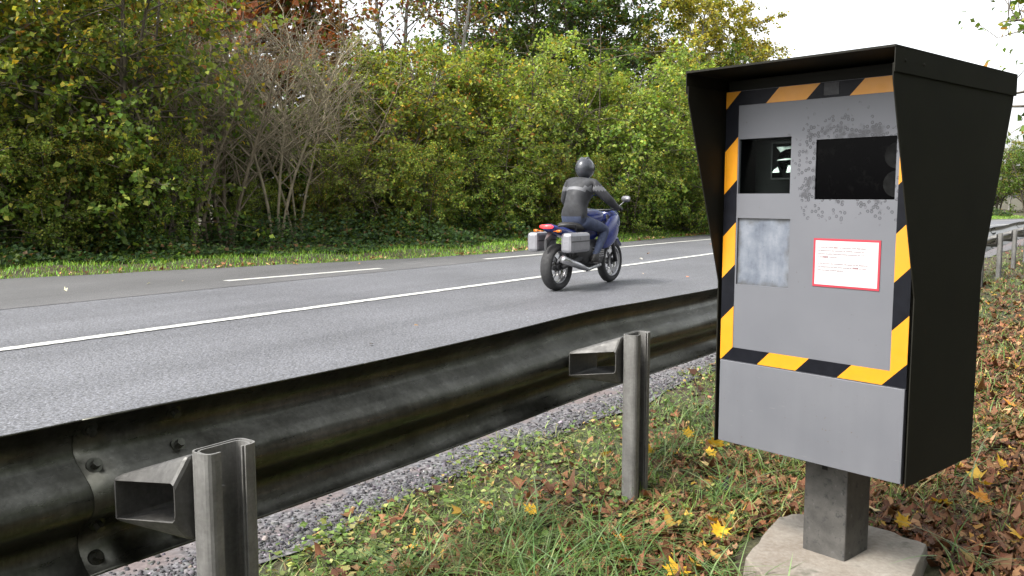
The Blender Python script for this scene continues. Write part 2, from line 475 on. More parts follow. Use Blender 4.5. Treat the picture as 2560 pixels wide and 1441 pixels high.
def mat_column():
    t = NT('stained_steel'); v = t.pos()
    n = t.noise(v, 7, 6, 0.7); b = t.noise(v, 42, 5, 0.7)
    sep = t.n('SeparateXYZ'); tc = t.n('TexCoord'); t.l(tc.outputs['Object'], sep.inputs[0])
    c = t.ramp(n, [(0.3, (0.034, 0.033, 0.031)), (0.5, (0.072, 0.069, 0.064)), (0.72, (0.115, 0.109, 0.1))])
    c = t.mix(t.ramp(b, [(0.56, (0,) * 3), (0.66, (0.7,) * 3)]), c, (0.017, 0.018, 0.021))
    c = t.mix(t.ramp(t.noise(v, 55, 2), [(0.68, (0,) * 3), (0.76, (0.4,) * 3)]), c, (0.2, 0.2, 0.215))
    t.set(Base_Color=c, Roughness=0.6, Metallic=0.15); t.bump(n, 0.15, 0.004); return t.m
M['column'] = mat_column()

def mat_concrete():
    t = NT('concrete'); v = t.pos()
    n = t.noise(v, 5, 6, 0.65); f = t.noise(v, 60, 4, 0.7)
    c = t.ramp(n, [(0.3, (0.125, 0.096, 0.07)), (0.5, (0.19, 0.165, 0.135)), (0.72, (0.235, 0.218, 0.19))])
    c = t.mix(0.3, c, t.ramp(f, [(0.35, (0.11, 0.095, 0.08)), (0.65, (0.28, 0.26, 0.235))]))
    m = t.ramp(t.noise(v, 9, 5), [(0.62, (0,) * 3), (0.72, (0.7,) * 3)])
    c = t.mix(m, c, (0.06, 0.06, 0.042))
    t.set(Base_Color=c, Roughness=0.9); t.bump(t.math('ADD', n, t.math('MULTIPLY', f, 0.3)), 0.4, 0.02); return t.m
M['concrete'] = mat_concrete()

M['blue'] = plain('blue_lacquer', (0.02, 0.032, 0.15), 0.22, var=0.05)
M['dark_plastic'] = plain('dark_plastic', (0.02, 0.02, 0.022), 0.5)
M['rubber'] = plain('rubber', (0.016, 0.016, 0.017), 0.8)
M['alloy'] = plain('alloy', (0.35, 0.35, 0.36), 0.3, metal=0.9)
M['glint_mirror'] = plain('glint_mirror', (0.2, 0.22, 0.215), 0.35, metal=1.0, var=0.6, scale=60)  # metal of the slivers that stand in for lens reflections
M['silver'] = plain('silver_lacquer', (0.2, 0.2, 0.215), 0.32, metal=0.35)
M['jacket'] = plain('jacket_fabric', (0.018, 0.019, 0.022), 0.75, var=0.4, scale=9, bump=0.6)
M['jacket_band'] = plain('jacket_band', (0.1, 0.102, 0.11), 0.6)
M['trousers'] = plain('trousers', (0.03, 0.04, 0.075), 0.8, var=0.3)
M['leather'] = plain('leather', (0.014, 0.013, 0.012), 0.55)
M['helmet'] = plain('helmet_lacquer', (0.035, 0.038, 0.045), 0.2)
M['amber'] = plain('amber_lens', (0.4, 0.11, 0.01), 0.3)
M['visor'] = plain('visor', (0.01, 0.011, 0.013), 0.08)
M['plate_white'] = plain('plate_white', (0.35, 0.35, 0.35), 0.4)
def mat_glow(name, c, e):
    t = NT(name); t.set(Base_Color=c, Roughness=0.3); t.p.inputs['Emission Color'].default_value = (*c, 1); t.p.inputs['Emission Strength'].default_value = e
    return t.m
M['tail_light'] = mat_glow('tail_light', (0.9, 0.02, 0.02), 2.0)

# ------------------------------------------------------------------ ground, road
def strip(name, s, t0, t1, z, mat, kind='structure', tint=None, nt=1, wob=0.0):
    s = np.asarray(s, float); t0 = np.broadcast_to(t0, s.shape).astype(float); t1 = np.broadcast_to(t1, s.shape).astype(float)
    if wob:
        t0 = t0 + RNG.normal(0, wob, s.shape); t1 = t1 + RNG.normal(0, wob, s.shape)
    V = []; C = []
    for k in range(nt + 1):
        tt = t0 + (t1 - t0) * k / nt
        x, y = st(s, tt); V.append(np.stack([x, y, np.full_like(x, z)], 1))
        if tint is not None: C.append(np.full((len(s), 3), tint(k / nt)))
    V = np.concatenate(V); n = len(s)
    F = []
    for k in range(nt):
        i = np.arange(n - 1) + k * n
        F.append(np.stack([i, i + 1, i + 1 + n, i + n], 1))
    o = mesh_np(name, V, np.concatenate(F), mat, colr=np.concatenate(C) if tint is not None else None)
    return tag(o, kind=kind)

def build_ground():
    s = np.concatenate([np.linspace(-600, -12, 24), np.linspace(-10, 45, 221), np.linspace(47, 120, 38), np.linspace(140, 900, 20)])
    t = np.concatenate([np.linspace(-900, -22, 24), np.linspace(-20, -8.5, 24), np.linspace(-8, 3.4, 96), np.linspace(3.7, 11, 10), np.linspace(11.2, 22, 55), np.linspace(24, 60, 19), np.linspace(80, 900, 16)])
    S, T = np.meshgrid(s, t, indexing='ij')
    x, y = st(S, T); z = ground_z(x, y)
    V = np.stack([x, y, z], -1).reshape(-1, 3)
    a = np.arange(len(s) - 1)[:, None] * len(t) + np.arange(len(t) - 1)[None]
    a = a.ravel()
    F = np.stack([a, a + len(t), a + len(t) + 1, a + 1], 1)
    tag(mesh_np('ground', V, F, M['soil'], smooth=True), kind='structure')
    sl = np.concatenate([np.linspace(-60, -10, 10), np.linspace(-9, 40, 197), np.linspace(41, 120, 80), np.linspace(125, 260, 20)])
    strip('gravel_shoulder', sl, 2.42 + 0.05 * np.sin(sl * 2.3) + 0.03 * np.sin(sl * 5.1), 3.5, 0.0, M['gravel_ground'], tint=lambda k: k, nt=6)
    strip('road', sl, 3.4 + 0.04 * np.sin(sl * 1.7), 10.35, 0.004, M['asphalt'])
    strip('road_shoulder', sl, 10.2, far_edge(sl) + 0.05 * np.sin(sl * 3.1), 0.008, M['asphalt_smooth'])
    fine = np.concatenate([np.arange(-12, 45, 0.06), np.arange(45, 140, 1.0)])
    strip('center_line', fine, 7.42, 7.57, 0.012, M['road_paint'], wob=0.006)
    EL_S = [0, 8, 11, 14, 16, 20, 24, 30, 200]; EL_T = [11.1, 10.95, 10.66, 10.55, 10.42, 10.29, 10.18, 10.3, 10.3]
    def edge(a, b):
        q = np.arange(a, b + 0.01, 0.1 if b < 45 else 1.0); e = np.interp(q, EL_S, EL_T)
        strip('edge_line', q, e - 0.075, e + 0.075, 0.0125, M['road_paint'], wob=0.004)
    edge(8.05, 11.05); edge(13.9, 16.4); edge(18.2, 120)
build_ground()

# ------------------------------------------------------------------ foliage building blocks
def unit(a): return a / np.maximum(np.linalg.norm(a, axis=-1, keepdims=True), 1e-9)

def leaf_mesh(C, D, Nn, L, Wd, fold=0.25):
    """one folded four-point leaf per row"""
    S = unit(np.cross(D, Nn)); Nn = np.cross(S, D)
    L = L[:, None]; Wd = Wd[:, None]
    mid = C + D * L * 0.42
    V = np.stack([C, mid + S * Wd + Nn * Wd * fold, C + D * L - Nn * L * 0.12, mid - S * Wd + Nn * Wd * fold], 1).reshape(-1, 3)
    i = np.arange(len(C)) * 4
    F = np.concatenate([np.stack([i, i + 1, i + 2], 1), np.stack([i, i + 2, i + 3], 1)])
    return V, F

def pick(rng, pal, n, var=0.22):
    """pal: list of (weight, rgb)"""
    w = np.array([p[0] for p in pal], float); c = np.array([p[1] for p in pal])
    k = rng.choice(len(pal), n, p=w / w.sum())
    return np.clip(c[k] * (1 + rng.normal(0, var, (n, 1))) * (1 + rng.normal(0, 0.06, (n, 3))), 0.004, 0.8)

class Wood:
    def __init__(s): s.V = []; s.F = []; s.n = 0
    def tube(s, P, R, k=5):
        P = np.asarray(P, float); R = np.asarray(R, float); m = len(P)
        T = unit(np.gradient(P, axis=0))
        ref = np.where(np.abs(T[:, 2:3]) < 0.9, np.array([[0, 0, 1.0]]), np.array([[1.0, 0, 0]]))
        A = unit(np.cross(T, ref)); B = np.cross(T, A)
        an = 2 * np.pi * np.arange(k) / k
        ring = P[:, None] + R[:, None, None] * (A[:, None] * np.cos(an)[None, :, None] + B[:, None] * np.sin(an)[None, :, None])
        s.V.append(ring.reshape(-1, 3))
        i = (np.arange(m - 1)[:, None] * k + np.arange(k)[None]).ravel()
        j = (np.arange(m - 1)[:, None] * k + (np.arange(k)[None] + 1) % k).ravel()
        s.F.append(np.stack([i, j, j + k, i + k], 1) + s.n); s.n += m * k

def make_tree(seed, H, R, stems=1, spread=0.2, first=0.25, br=18, tw=9, lf=14, leaf=0.08, pal=None, r0=0.1,
              updir=0.45, droop=0.25, twig=0.55, lean=0.25, blen=1.0, twr=0.006, asym=0.3, shape='dome'):
    """a trunk with limbs and a crown of single leaves; returns (trunk data, crown data)"""
    rng = np.random.default_rng(seed)
    W = Wood(); LC = []; LD = []; LCOL = []
    lumps = rng.uniform(0, 2 * np.pi, 6)
    for k in range(stems):
        az = rng.uniform(0, 2 * np.pi) if stems > 1 else rng.uniform(0, 6.28)
        h = H * rng.uniform(0.78, 1.0) if stems > 1 else H
        off = np.array([math.cos(az), math.sin(az), 0]) * spread * rng.uniform(0.3, 1)
        reach = R * lean * rng.uniform(0.3, 1.3) if stems > 1 else R * 0.12
        q = np.linspace(0, 1, 12)
        wob = np.cumsum(rng.normal(0, 0.02 * h / 6, (12, 3)), 0); wob[:, 2] = 0; wob -= wob[0]
        P = off[None] + np.stack([np.cos(az) * reach * q ** 1.4, np.sin(az) * reach * q ** 1.4, h * q], 1) + wob
        rr = r0 * rng.uniform(0.7, 1.1) / (1 if stems == 1 else 1.0)
        W.tube(P, rr * (1 - q) ** 0.8 + 0.008, 7 if rr > 0.06 else 5)
        for b in range(br):
            f = first + (1 - first) * (b + rng.uniform(0, 1)) / br
            f = min(f, 0.99)
            i = f * 11; a = int(i); p0 = P[a] + (P[min(a + 1, 11)] - P[a]) * (i - a)
            ba = rng.uniform(0, 2 * np.pi)
            if shape == 'dome': prof = math.sqrt(max(0.06, 1 - ((f - 0.42) / 0.62) ** 2))
            elif shape == 'vase': prof = 0.45 + 0.6 * f if f < 0.85 else 0.8
            else: prof = max(0.15, 1.1 - f)
            lump = 1 + asym * (math.sin(2 * ba + lumps[0] + 3 * f) * 0.6 + math.sin(5 * f + lumps[1] + ba) * 0.5)
            L = R * blen * prof * lump * rng.uniform(0.7, 1.1)
            d = np.array([math.cos(ba), math.sin(ba), updir + rng.normal(0, 0.2)]); d = d / np.linalg.norm(d)
            u = np.linspace(0, 1, 6)
            Q = p0 + d * (L * u)[:, None] + np.array([0, 0, -1.0]) * (droop * L * u ** 2)[:, None] + np.cumsum(rng.normal(0, 0.035 * L, (6, 3)), 0) * u[:, None]
            br_r = max(0.006, rr * (1 - f) * 0.45 + 0.006)
            W.tube(Q, br_r * (1 - u) + 0.004, 4)
            # twigs
            ft = rng.uniform(0.22, 1.0, tw) ** 0.8
            ii = ft * 5; aa = np.minimum(ii.astype(int), 4)
            p1 = Q[aa] + (Q[aa + 1] - Q[aa]) * (ii - aa)[:, None]
            dt = unit(d[None] * 0.6 + rng.normal(0, 0.6, (tw, 3)) + np.array([0, 0, 0.15]))
            tl = twig * rng.uniform(0.5, 1.25, tw)
            for j in range(tw):
                e = p1[j] + dt[j] * tl[j]; mm = (p1[j] + e) / 2 + rng.normal(0, 0.04, 3); e = e + np.array([0, 0, -droop * tl[j] * 0.5])
                W.tube(np.array([p1[j], mm, e]), np.array([twr, twr * 0.7, twr * 0.35]), 3)
                if lf:
                    nl = max(1, int(rng.poisson(lf)))
                    g = rng.uniform(0.1, 1.05, nl)[:, None]
                    c = p1[j] * (1 - g) ** 2 + 2 * mm * g * (1 - g) + e * g ** 2 + rng.normal(0, 0.055, (nl, 3))
                    LC.append(c); LD.append(unit(dt[j][None] * 0.5 + rng.normal(0, 0.55, (nl, 3)) + np.array([0, 0, -0.35])))
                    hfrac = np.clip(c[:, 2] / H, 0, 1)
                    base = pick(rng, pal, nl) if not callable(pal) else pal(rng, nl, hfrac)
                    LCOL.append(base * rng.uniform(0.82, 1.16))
    wood = (np.concatenate(W.V), np.concatenate(W.F))
    if not LC: return wood, None
    C = np.concatenate(LC); D = np.concatenate(LD); K = np.concatenate(LCOL)
    n = len(C)
    Nn = unit(np.stack([rng.normal(0, 0.55, n), rng.normal(0, 0.55, n), np.full(n, 0.75)], 1) + unit(C - np.array([0, 0, H * 0.45])) * 0.35)
    L = leaf * rng.uniform(0.6, 1.25, n)
    V, F = leaf_mesh(C, D, Nn, L, L * rng.uniform(0.34, 0.48, n))
    return wood, (V, F, np.repeat(K, 4, 0))

GREEN = (0.118, 0.185, 0.028); DEEP = (0.078, 0.138, 0.026); LIME = (0.28, 0.31, 0.055); YEL = (0.42, 0.34, 0.04)
OCHRE = (0.24, 0.135, 0.03); RUST = (0.38, 0.155, 0.055); RED = (0.2, 0.05, 0.035); OLIVE = (0.12, 0.115, 0.025)
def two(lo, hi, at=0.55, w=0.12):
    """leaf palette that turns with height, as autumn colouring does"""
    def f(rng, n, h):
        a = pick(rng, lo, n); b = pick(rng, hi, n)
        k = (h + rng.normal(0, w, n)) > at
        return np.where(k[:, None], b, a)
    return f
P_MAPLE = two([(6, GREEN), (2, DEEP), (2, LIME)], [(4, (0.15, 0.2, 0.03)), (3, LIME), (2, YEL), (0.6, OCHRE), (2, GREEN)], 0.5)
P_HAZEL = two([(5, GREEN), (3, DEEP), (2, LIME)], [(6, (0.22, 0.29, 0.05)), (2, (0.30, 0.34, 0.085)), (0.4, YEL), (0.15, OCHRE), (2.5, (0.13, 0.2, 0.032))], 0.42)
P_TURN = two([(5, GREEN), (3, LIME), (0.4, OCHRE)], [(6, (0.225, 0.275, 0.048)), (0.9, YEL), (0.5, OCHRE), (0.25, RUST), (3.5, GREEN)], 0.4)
P_RUST = [(5, RUST), (2, (0.28, 0.11, 0.045)), (1.5, OCHRE), (2.5, GREEN)]
P_SPARSE = [(3, (0.16, 0.085, 0.045)), (2, RED), (2, OLIVE), (2, YEL), (3, GREEN)]
P_DARK = [(3, DEEP), (3, (0.04, 0.07, 0.022)), (1, GREEN), (0.5, OCHRE)]
P_YEL = [(5, (0.3, 0.25, 0.04)), (3, OLIVE), (3, LIME), (1, YEL)]
P_WOOD = [(4, DEEP), (4, GREEN), (1, OLIVE)]

KIND = {}
def kind(key, name, bark, data):
    KIND[key] = (name, bark, data, {})

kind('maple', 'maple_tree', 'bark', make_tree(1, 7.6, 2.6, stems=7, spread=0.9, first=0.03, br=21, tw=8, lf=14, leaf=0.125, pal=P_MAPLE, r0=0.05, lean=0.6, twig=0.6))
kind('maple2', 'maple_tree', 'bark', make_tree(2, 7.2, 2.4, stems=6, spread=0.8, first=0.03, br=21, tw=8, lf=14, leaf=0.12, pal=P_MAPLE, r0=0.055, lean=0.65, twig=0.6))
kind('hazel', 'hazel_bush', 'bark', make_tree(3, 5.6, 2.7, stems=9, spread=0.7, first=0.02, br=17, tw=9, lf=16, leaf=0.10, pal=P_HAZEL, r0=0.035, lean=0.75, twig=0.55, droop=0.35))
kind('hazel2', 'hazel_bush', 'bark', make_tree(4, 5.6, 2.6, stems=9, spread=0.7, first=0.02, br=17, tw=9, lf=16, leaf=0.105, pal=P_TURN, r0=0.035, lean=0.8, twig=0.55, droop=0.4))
kind('bare', 'bare_shrub', 'brown_bark', make_tree(5, 5.0, 1.9, stems=7, spread=0.4, first=0.14, br=12, tw=10, lf=0, r0=0.045, lean=0.75, twig=0.8, updir=1.0, droop=0.1, twr=0.006))
kind('bare2', 'bare_shrub', 'pale_bark', make_tree(6, 5.0, 1.7, stems=3, spread=0.12, first=0.3, br=17, tw=12, lf=0, r0=0.038, lean=0.8, twig=0.75, updir=0.9, droop=0.1, twr=0.007))
kind('rust', 'chestnut_tree', 'bark', make_tree(7, 8.8, 3.8, stems=1, first=0.36, br=52, tw=13, lf=14, leaf=0.2, pal=P_RUST, r0=0.16, twig=0.8))
kind('sparse', 'sparse_tree', 'grey_bark', make_tree(8, 11.5, 2.7, stems=2, spread=0.3, first=0.3, br=26, tw=8, lf=9, leaf=0.13, pal=P_SPARSE, r0=0.13, twig=0.8, updir=0.8, lean=0.4))
kind('dark', 'dark_tree', 'bark', make_tree(9, 11.0, 4.6, stems=1, first=0.3, br=66, tw=13, lf=17, leaf=0.15, pal=P_DARK, r0=0.17, twig=0.8, droop=0.35))
kind('yellow', 'lime_tree', 'grey_bark', make_tree(10, 11.0, 4.0, stems=2, spread=0.4, first=0.2, br=40, tw=14, lf=22, leaf=0.14, pal=P_YEL, r0=0.13, twig=0.75, lean=0.3))
kind('wood', 'woodland_tree', 'bark', make_tree(12, 5.6, 2.8, stems=4, spread=0.8, first=0.04, br=18, tw=9, lf=14, leaf=0.14, pal=P_WOOD, r0=0.07, lean=0.6, twig=0.7))
kind('verge', 'verge_tree', 'bark', make_tree(14, 6.6, 2.6, stems=2, spread=0.2, first=0.22, br=26, tw=8, lf=9, leaf=0.085, pal=[(4, GREEN), (2, LIME), (1, OCHRE), (2, DEEP)], r0=0.07, twig=0.6, droop=0.3))

def plant(key, x, y, label, cat='tree', group=None, sc=1.0, rz=None, z=None, sz=None):
    name, bark, (wood, crown), cache = KIND[key]
    zz = float(ground_z(np.float64(x), np.float64(y))) if z is None else z
    r = empty(name, (x, y, zz - 0.02), RNG.uniform(0, 6.28) if rz is None else rz)
    r.scale = (sc, sc, sz or sc)
    if 'trunk' not in cache:
        cache['trunk'] = mesh_np('stems' if 'shrub' in name or 'bush' in name else 'trunk', wood[0], wood[1], M[bark], r, smooth=True)
        if crown is not None: cache['crown'] = mesh_np('crown', crown[0], crown[1], M['leaf'], r, colr=crown[2])
    else:
        for k in ('trunk', 'crown'):
            if k in cache:
                c = cache[k].copy(); col.objects.link(c); c.parent = r
    return tag(r, label, cat, group)

G1 = 'leafy trees and bushes along the far edge of the road'
G2 = 'bare shrubs along the far edge of the road'
G3 = 'tall trees behind the roadside bushes'
G4 = 'trees in the shade of the wood'
G5 = 'distant trees beyond the bend'
for (k, px, d, sc, rz, lab) in [
    ('maple2', -190, 15.5, 1.0, 0.3, 'green maple cut off by the left edge of the picture'),
    ('maple', 60, 16.9, 1.0, 1.9, 'big green maple with yellowing top nearest the left edge'),
    ('maple2', 300, 17.9, 1.0, 4.1, 'green maple with many thin upright stems just left of the bare shrubs'),
    ('hazel2', 960, 24.2, 0.95, 0.5, 'bush with orange-tinged leaves right of the bare shrubs'),
    ('hazel2', 1160, 24.8, 1.0, 2.6, 'rounded green-yellow bush left of the motorcycle rider'),
    ('hazel', 1330, 27.0, 1.05, 1.2, 'yellow-green bush directly behind the motorcycle rider'),
    ('hazel', 1490, 28.2, 1.12, 3.9, 'tallest yellow-green bush, right behind the motorcycle front'),
    ('hazel', 1650, 30.0, 1.0, 5.3, 'yellow-green bush in the gap between motorcycle and camera box'),
    ('hazel2', 1790, 33.0, 1.0, 0.9, 'green bush half hidden by the left side of the camera box')]:
    x, y = spot(px, d); plant(k, x, y, lab, 'bush' if 'hazel' in k else 'tree', G1, sc, rz)
for (k, px, d, sc, rz, lab) in [
    ('bare', 455, 18.3, 0.95, 0.2, 'bare shrub with dark stems close beside the green maple'),
    ('bare', 560, 19.6, 1.0, 2.0, 'bare brown shrub behind the slim trunks, full of fine twigs'),
    ('bare2', 690, 20.3, 1.1, 1.3, 'pale bare shrub forking low into several upright stems'),
    ('bare2', 745, 21.3, 1.0, 4.4, 'pale bare shrub with one straight stem and arching top twigs'),
    ('bare', 850, 22.6, 0.95, 3.2, 'bare shrub with low slanting twigs left of the orange-tinged bush')]:
    x, y = spot(px, d); plant(k, x, y, lab, 'shrub', G2, sc, rz)
for (k, px, d, sc, rz, lab) in [
    ('maple', 180, 22.5, 1.1, 0.0, 'tall green tree rising behind the maples at left'),
    ('rust', 590, 25.5, 1.0, 0.7, 'tall chestnut with rust-brown leaves above the bare shrubs'),
    ('rust', 430, 28.0, 0.95, 3.0, 'rust-leaved tree showing over the shoulder of the green maple'),
    ('rust', 735, 29.0, 1.0, 5.1, 'rust-leaved tree just left of the grey-trunked thin tree'),
    ('sparse', 850, 27.5, 1.0, 1.1, 'thin-leaved tree with grey trunks left of the sky gap'),
    ('sparse', 985, 30.0, 1.0, 2.8, 'thin reddish tree standing in the bright sky gap'),
    ('sparse', 1110, 29.5, 0.95, 4.6, 'sparse tree with red and yellow leaves right of the sky gap'),
    ('dark', 1230, 35.0, 1.0, 0.4, 'dark green tree at the top centre, leftmost of the dark ones'),
    ('dark', 1370, 37.0, 1.0, 2.2, 'dark green tree above the yellow-green bushes, in the middle of the dark ones'),
    ('dark', 1520, 39.0, 1.0, 5.0, 'dark green tree touching the yellow-leaved tree'),
    ('dark', 1300, 33.0, 0.92, 1.3, 'dark green tree standing in front of the others at the top centre'),
    ('dark', 1450, 34.0, 0.9, 3.6, 'dark green tree showing between the two tallest yellow-green bushes'),
    ('yellow', 1690, 38.0, 1.0, 1.0, 'tall olive-yellow tree over the camera box, left one of the pair'),
    ('yellow', 1815, 40.0, 0.92, 3.4, 'olive-yellow tree over the camera box whose edge borders the white sky')]:
    x, y = spot(px, d); plant(k, x, y, lab, 'tree', G3, sc, rz)
G7 = 'low bushes at the foot of the roadside trees'
for (k, px, d, sc) in [('hazel', -60, 16.6, 0.5), ('maple2', 130, 17.0, 0.36), ('hazel2', 250, 18.0, 0.42), ('maple', 395, 18.4, 0.34), ('hazel', 610, 21.6, 0.3), ('hazel2', 810, 23.2, 0.32),
                       ('hazel', 905, 23.4, 0.5), ('hazel2', 1060, 23.6, 0.45), ('hazel', 1235, 25.0, 0.52), ('hazel2', 1400, 26.2, 0.42), ('hazel', 1575, 28.0, 0.5), ('hazel', 1730, 30.4, 0.5)]:
    x, y = spot(px, d - 0.8); plant(k, x, y, 'low leafy bush at the foot of the roadside trees', 'bush', G7, sc)
for (px, d, sc) in [(-250, 19, 1.0), (-60, 20, 1.0), (110, 20.5, 1.0), (290, 21.5, 0.95), (430, 22.5, 0.85), (560, 23.5, 0.8), (690, 24.5, 0.8), (800, 25.5, 0.8), (900, 27, 0.85),
                    (1030, 28.5, 0.9), (1180, 30, 1.0), (1330, 32, 1.1), (1480, 34, 1.2), (1620, 36, 1.2), (1760, 38, 1.1),
                    (-160, 25, 1.1), (60, 26, 1.1), (250, 27.5, 1.05), (450, 29, 0.85), (640, 31, 0.85), (830, 33, 0.85), (1030, 35, 0.9), (1220, 40, 1.2), (1400, 43, 1.3), (1600, 45, 1.3)]:
    x, y = spot(px, d)
    plant('wood', x, y, 'shaded green tree deep in the wood behind the roadside bushes', 'tree', G4, sc)
for (k, px, d, sc, lab) in [
    ('wood', 1900, 42, 1.0, None), ('wood', 2020, 48, 1.0, None), ('wood', 2150, 54, 1.0, None), ('wood', 2280, 60, 1.0, None), ('wood', 2400, 64, 1.0, None),
    ('yellow', 2515, 74, 0.52, 'distant yellowish tree seen just right of the camera box'),
    ('wood', 2480, 66, 0.95, 'distant green bush below the yellowish tree, right beside the camera box'),
    ('yellow', 2600, 70, 0.5, 'distant yellowish tree at the right edge of the picture'),
    ('wood', 2570, 62, 0.85, 'distant dark bush beside the far road at the right edge'),
    ('wood', 2680, 60, 0.9, None), ('wood', 2800, 55, 1.0, None)]:
    x, y = spot(px, d)
    plant(k, x, y, lab or 'distant green tree beyond the bend, hidden behind the camera box', 'tree', G5, sc)
# near side of the road: one tree whose outer twigs reach into the top right of the picture, more behind the photographer
plant('verge', 6.35, 8.4, 'near tree whose outer twigs hang into the top right corner', 'tree', None, 1.0, 2.4)
G6 = 'trees on the near side behind the photographer'
for (x, y, k, sc) in [(6.5, 0.5, 'wood', 1.2), (8.5, 3.5, 'wood', 1.2), (5.5, -3.5, 'wood', 1.3), (2.5, -5.5, 'wood', 1.3), (-1.2, -7.5, 'wood', 1.3), (10.5, 6.8, 'wood', 1.0)]:
    plant(k, x, y, 'leafy tree on the near verge behind the photographer', 'tree', G6, sc)

# ------------------------------------------------------------------ undergrowth, grass, litter (uncountable)
def in_view(x, y, m=0.35):
    return (y > 0.6) & (np.abs(x) < y * (1280 / FPX) + m + 0.05 * y)

def blades(C, az, L, Wd, bend, colr, segs=3):
    """curved tapering blades standing at C"""
    n = len(C); d = np.stack([np.cos(az), np.sin(az), np.zeros(n)], 1); sd = np.stack([-np.sin(az), np.cos(az), np.zeros(n)], 1)
    rows = []
    for k in range(segs + 1):
        u = k / segs
        p = C + d * (bend * L * u ** 1.8)[:, None] + np.array([0, 0, 1.0]) * (L * (u - 0.42 * np.minimum(bend, 1.3) * u * u))[:, None]
        w = Wd * (1 - u) ** 0.6 * 0.5 + 0.0002
        rows += [p - sd * w[:, None], p + sd * w[:, None]]
    V = np.stack(rows, 1).reshape(-1, 3); m = 2 * (segs + 1)
    i = np.arange(n) * m
    F = np.concatenate([np.stack([i + 2 * k, i + 2 * k + 1, i + 2 * k + 3, i + 2 * k + 2], 1) for k in range(segs)])
    return V, F, np.repeat(colr, m, 0)

def near_points(n, tmax, rng, dmin=1.7, dmax=26, tmin=-9):
    """ground points on the near verge, denser towards the camera"""
    k = n * 5
    d = dmin * (dmax / dmin) ** rng.uniform(0, 1, k)
    x = d * rng.uniform(-0.45, 0.68, k); y = d
    s, t = to_st(x, y)
    edge = 2.46 + 0.09 * np.sin(s * 2.3) + 0.06 * np.sin(s * 5.7 + 1) + rng.normal(0, 0.05, k)
    ok = (t < np.minimum(tmax, edge)) & (t > tmin)
    x, y = x[ok][:n], y[ok][:n]
    return x, y

def patch_noise(x, y, sc, ph):
    return (np.sin(x * sc + ph) * np.sin(y * sc * 0.9 + ph * 1.7) + 0.6 * np.sin(x * sc * 2.1 + y * sc * 1.4 + ph * 3)) / 1.6

SLAB = (1.085, 2.81)
def off_slab(x, y, r=0.36): return (x - SLAB[0]) ** 2 + (y - SLAB[1]) ** 2 > r * r

